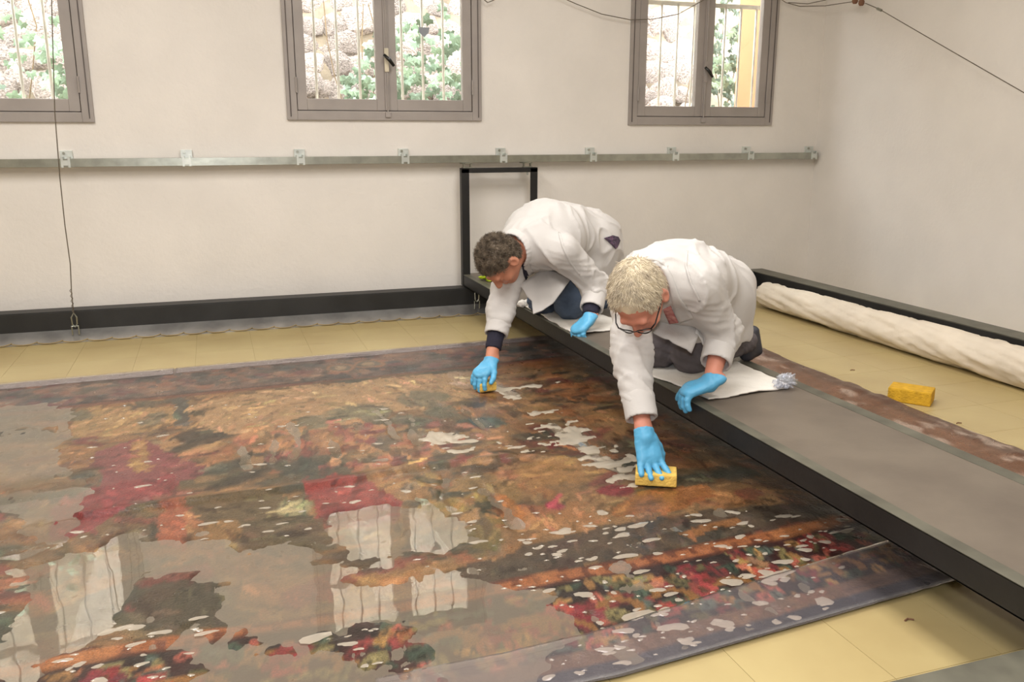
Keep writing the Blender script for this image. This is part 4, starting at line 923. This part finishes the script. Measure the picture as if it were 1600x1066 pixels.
def hair(root, H, RM, hs, m, n, length, curl, seed, keep, lay):
    """scalp cap plus several thousand tapered locks in one mesh"""
    r = np.random.RandomState(seed); s = SDF(.005); hc = H(0, 0, 0)
    s.ell(H(0, -.020, .038), np.array((.081, .101, .090)) * hs, RM, .02); s.ell(H(0, -.05, -.02), np.array((.068, .060, .068)) * hs, RM, .03)
    s.ell(H(0, .088, -.040), np.array((.094, .088, .100)) * hs, RM, .008, cut=True)
    for sg in (-1, 1): s.ell(H(sg * .088, .004, -.020), np.array((.036, .034, .040)) * hs, RM, .008, cut=True)
    s.half(H(0, -.06, -.075), -RM[2] * .8 + RM[1] * .35)
    cap = s.mesh('hair', (lambda p: .004 * (vn3(p * 60, seed) - .4) + curl * .006 * (vn3(p * 34, seed + 1) - .5)))
    co = np.array([v.co for v in cap.vertices]); no = np.array([v.normal for v in cap.vertices]); loc = (co - hc) @ RM.T / hs
    ear = (np.abs(loc[:, 0]) > .055) & (loc[:, 2] < .012) & (loc[:, 1] > -.035)
    ok = np.argwhere(keep(loc) & ~ear & (((co - H(0, -.02, .03)) * no).sum(1) > 0)).ravel(); b = MB(); V = [tuple(v) for v in co]; Fc = [tuple(p.vertices) for p in cap.polygons]
    base = len(V); pick = r.choice(ok, n)
    for i in pick:
        p = co[i] + r.randn(3) * .0015; d = unit(no[i] * (.3 if curl < .5 else .8) + lay(loc[i]) @ RM * .9 + r.randn(3) * (.10 + .45 * curl)); ln = length * r.uniform(.6, 1.2); w0 = r.uniform(.0011, .0019)
        sd = unit(np.cross(d, r.randn(3))); up = np.cross(sd, d); ph = r.uniform(0, 6.28)
        ring = []
        for t in (0, .35, .7, 1):
            off = curl * .007 * (sd * math.sin(ph + 5 * t) + up * math.cos(ph + 5 * t)) * t - no[i] * length * .25 * t * t; c = p + d * ln * t + off; w = w0 * (1 - .85 * t)
            ring.append([c + sd * w, c - sd * w * .5 + up * w * .87, c - sd * w * .5 - up * w * .87])
        n0 = len(V)
        for q in ring: V += [tuple(x) for x in q]
        for j in range(3):
            for e in range(3): Fc.append((n0 + j * 3 + e, n0 + j * 3 + (e + 1) % 3, n0 + j * 3 + 3 + (e + 1) % 3, n0 + j * 3 + 3 + e))
    me = bpy.data.meshes.new('hair'); me.from_pydata(V, [], Fc); me.polygons.foreach_set('use_smooth', [True] * len(me.polygons)); me.update()
    return child('hair', me, m, root)

from mathutils.bvhtree import BVHTree
def drape(name, left, right, o, m, parent, off=.004, th=.004):
    """strip or patch sewn onto a garment: both edges are dropped onto the garment's surface"""
    bvh = BVHTree.FromPolygons([v.co[:] for v in o.data.vertices], [tuple(p.vertices) for p in o.data.polygons]); rows = []
    def fine(pl): 
        pl = np.array(pl, float); t = np.linspace(0, len(pl) - 1, 22); i = np.minimum(t.astype(int), len(pl) - 2); f = (t - i)[:, None]; return pl[i] * (1 - f) + pl[i + 1] * f
    A_, B_ = fine(left), fine(right); V = []; n = 5
    for a, b in zip(A_, B_):
        for k in range(n):
            q = a + (b - a) * k / (n - 1); d = Vector(unit(ray(*q))); h, nn, *_ = bvh.ray_cast(Vector((0, 0, CAM_H)), d)
            V.append(tuple(h - d * off) if h else (tuple(V[-1]) if V else tuple(dep(*q, 3))))
    Fq = [(i * n + k, i * n + k + 1, i * n + n + k + 1, i * n + n + k) for i in range(21) for k in range(n - 1)]
    me = MB().add(V, Fq).mesh(name, True); ob = child(name, me, m, parent); s = ob.modifiers.new('thickness', 'SOLIDIFY'); s.thickness = th; s.offset = 0; return ob
D = GZ1
man = dict(head=tuple(dep(998, 466, 2.84)), hs=1.0, az=(-.62, -.78), pitch=R(62), roll=R(12), neck=(1.43, 2.675, .662), chest=(1.545, 2.755, .622), pelvis=(1.775, 2.91, .55), back=(1.65, 2.815, .625), bulk=.89,
    shL=(1.53, 2.57, .645), elL=(1.68, 2.63, .45), wrL=(1.568, 2.518, .318), haxL=(-.78, .40, -.42), hnL=(-.4, .05, .9), thL=-1, curlL=(.36, .52, .6, .62), spreadL=.34, cuffL=.40,
    shR=(1.40, 2.80, .612), elR=(1.333, 2.65, .385), wrR=(1.304, 2.482, .170), haxR=(.04, -.42, -.9), hnR=(-.1, -.9, .42), thR=1, curlR=(-.22, -.26, -.24, -.18), spreadR=.24, cuffR=.64,
    hipL=(1.82, 2.85, .52), hipR=(1.74, 2.995, .52), kneeL=(1.70, 2.87, D + .075), kneeR=(1.62, 2.99, D + .075), anL=(1.985, 2.955, D + .085), anR=(1.93, 3.15, D + .085), toeL=(2.0, 2.96, D + .035), toeR=(1.945, 3.16, D + .035),
    trouser='grey_trouser', shirt='pink', hem=D + .12, csign=1, nup=.06, skirt=[((1.785, 2.915, .54), (1.82, 2.94, .41), .148, .145), ((1.77, 2.905, .53), (1.70, 2.87, .47), .14, .11)],
    flaps=[('front_flap', [dep(*q, s) for *q, s in ((1000, 500, 3.12), (1019, 520, 3.08), (1058, 540, 3.04), (1080, 552, 3.05), (1090, 528, 3.06), (1100, 490, 3.2), (1050, 470, 3.2))], .005),
           ('front_flap', [dep(*q, s) for *q, s in ((1088, 520, 3.07), (1108, 552, 3.1), (1116, 545, 3.14), (1122, 490, 3.2), (1100, 480, 3.2))], .005)])
man_o, H, RM, coat = person('person', man, M['skin_man'], 'fair-haired person in white coat and glasses, kneeling nearest the camera', 11)
hair(man_o, H, RM, 1.0, M['hair_man'], 7500, .022, .05, 4, lambda p: (p[:, 2] > -.07) & (p[:, 1] < .052), lambda p: np.array([p[0] * 5, .45, -abs(p[0]) * 7]))
drape('lapel', [(1032, 420), (1043, 440), (1048, 465), (1054, 490), (1062, 505)], [(1042, 416), (1053, 438), (1062, 465), (1074, 482), (1084, 498)], coat, M['coat'], coat)
drape('shoulder_seam', [(1072, 392), (1070, 415), (1078, 442), (1092, 472)], [(1075, 392), (1073, 415), (1081, 442), (1095, 471)], coat, M['coat'], coat, .003, .003)
drape('shirt_front', [(1036, 484), (1042, 497), (1046, 506)], [(1048, 478), (1054, 492), (1060, 504)], coat, M['pink'], man_o, .002)
# glasses
gl = empty('glasses', tuple(H(0, .10, 0))); gl.parent = man_o; gl.location = Vector(H(0, .10, 0)) - man_o.location
gb = MB()
for sg in (-1, 1):
    pts = [H(sg * .032 + .0235 * math.cos(t), .112 - .010 * abs(math.cos(t)) * (1 if math.cos(t) * sg > 0 else 0), -.006 + .018 * math.sin(t)) for t in [2 * math.pi * q / 18 for q in range(18)]]
    gb.tube(pts, .0022, 6, close=True)
gb.tube([H(-.009, .112, -.002), H(0, .115, .001), H(.009, .112, -.002)], .002, 6)
for sg in (-1, 1): gb.tube([H(sg * .0555, .104, .0), H(sg * .068, .085, .0), H(sg * .078, .03, .002), H(sg * .083, -.02, .004), H(sg * .082, -.035, -.012)], .0024, 6)
bpy.data.objects.remove(gl); gl = child('glasses', gb.mesh('glasses', True), M['dark'], man_o)
for sg in (-1, 1): MB().add([H(sg * .032 + .0215 * math.cos(t), .109, -.006 + .016 * math.sin(t)) for t in [2 * math.pi * q / 14 for q in range(14)]], [tuple(range(14))]).build('lens', M['glass'], gl)

wom = dict(head=tuple(dep(781, 409, 3.93)), hs=.96, az=(-.93, -.36), pitch=R(72), neck=(1.375, 3.835, .655), chest=(1.48, 3.93, .663), pelvis=(1.77, 4.10, .60), back=(1.60, 4.00, .69), bulk=1.0,
    shL=(1.485, 3.70, .63), elL=(1.685, 3.745, .445), wrL=(1.60, 3.63, .315), haxL=(-.80, -.35, -.50), hnL=(-.45, -.1, .9), thL=-1, curlL=(.75, .8, .8, .8), spreadL=.04, cuffL=.48,
    shR=(1.335, 3.93, .56), elR=(1.225, 3.80, .335), wrR=(1.135, 3.675, .135), haxR=(-.72, -.5, -.45), hnR=(-.35, -.25, .9), thR=1, curlR=(.45, .45, .48, .5), spreadR=.14, cuffR=.28,
    hipL=(1.80, 4.03, .56), hipR=(1.72, 4.19, .56), kneeL=(1.635, 3.95, D + .075), kneeR=(1.55, 4.11, D + .075), anL=(1.93, 4.06, D + .085), anR=(1.87, 4.26, D + .085), toeL=(1.945, 4.065, D + .035), toeR=(1.885, 4.27, D + .035),
    trouser='jeans', shirt='navy', hem=D + .10, csign=1, nup=.095, knit={'L': .02, 'R': .065}, skirt=[((1.77, 4.10, .58), (1.83, 4.13, .36), .175, .17), ((1.77, 4.08, .56), (1.70, 4.03, .50), .15, .12)],
    flaps=[('front_flap', [dep(*q, s) for *q, s in ((812, 445, 4.1), (831, 470, 4.07), (833, 491, 4.02), (846, 486, 4.03), (864, 474, 4.05), (881, 451, 4.06), (900, 425, 4.2), (850, 420, 4.2))], .005)])
wom_o, H, RM, coat = person('person', wom, M['skin_woman'], 'dark-haired person in white coat kneeling beside the hanging frame', 17)
hair(wom_o, H, RM, .96, M['hair_woman'], 7000, .02, 1.0, 6, lambda p: (p[:, 2] > -.08) & (p[:, 1] < .08), lambda p: np.array([p[0] * 2, -.2, -.1]))

drape('lapel', [(814, 392), (818, 420), (826, 442), (834, 462)], [(822, 388), (829, 418), (842, 438), (852, 452)], coat, M['coat'], coat)
drape('shirt_front', [(814, 408), (818, 428), (826, 450), (833, 462)], [(817, 406), (823, 424), (832, 446), (836, 461)], coat, M['navy'], wom_o, .006)
drape('shoulder_seam', [(872, 363), (878, 385), (890, 412), (905, 430)], [(875, 363), (881, 385), (893, 411), (907, 429)], coat, M['coat'], coat, .003, .003)
drape('shirt_tail', [(944, 372), (950, 377), (957, 384), (962, 389)], [(957, 368), (966, 370), (969, 376), (965, 386)], coat, M['flower'], wom_o, .007)
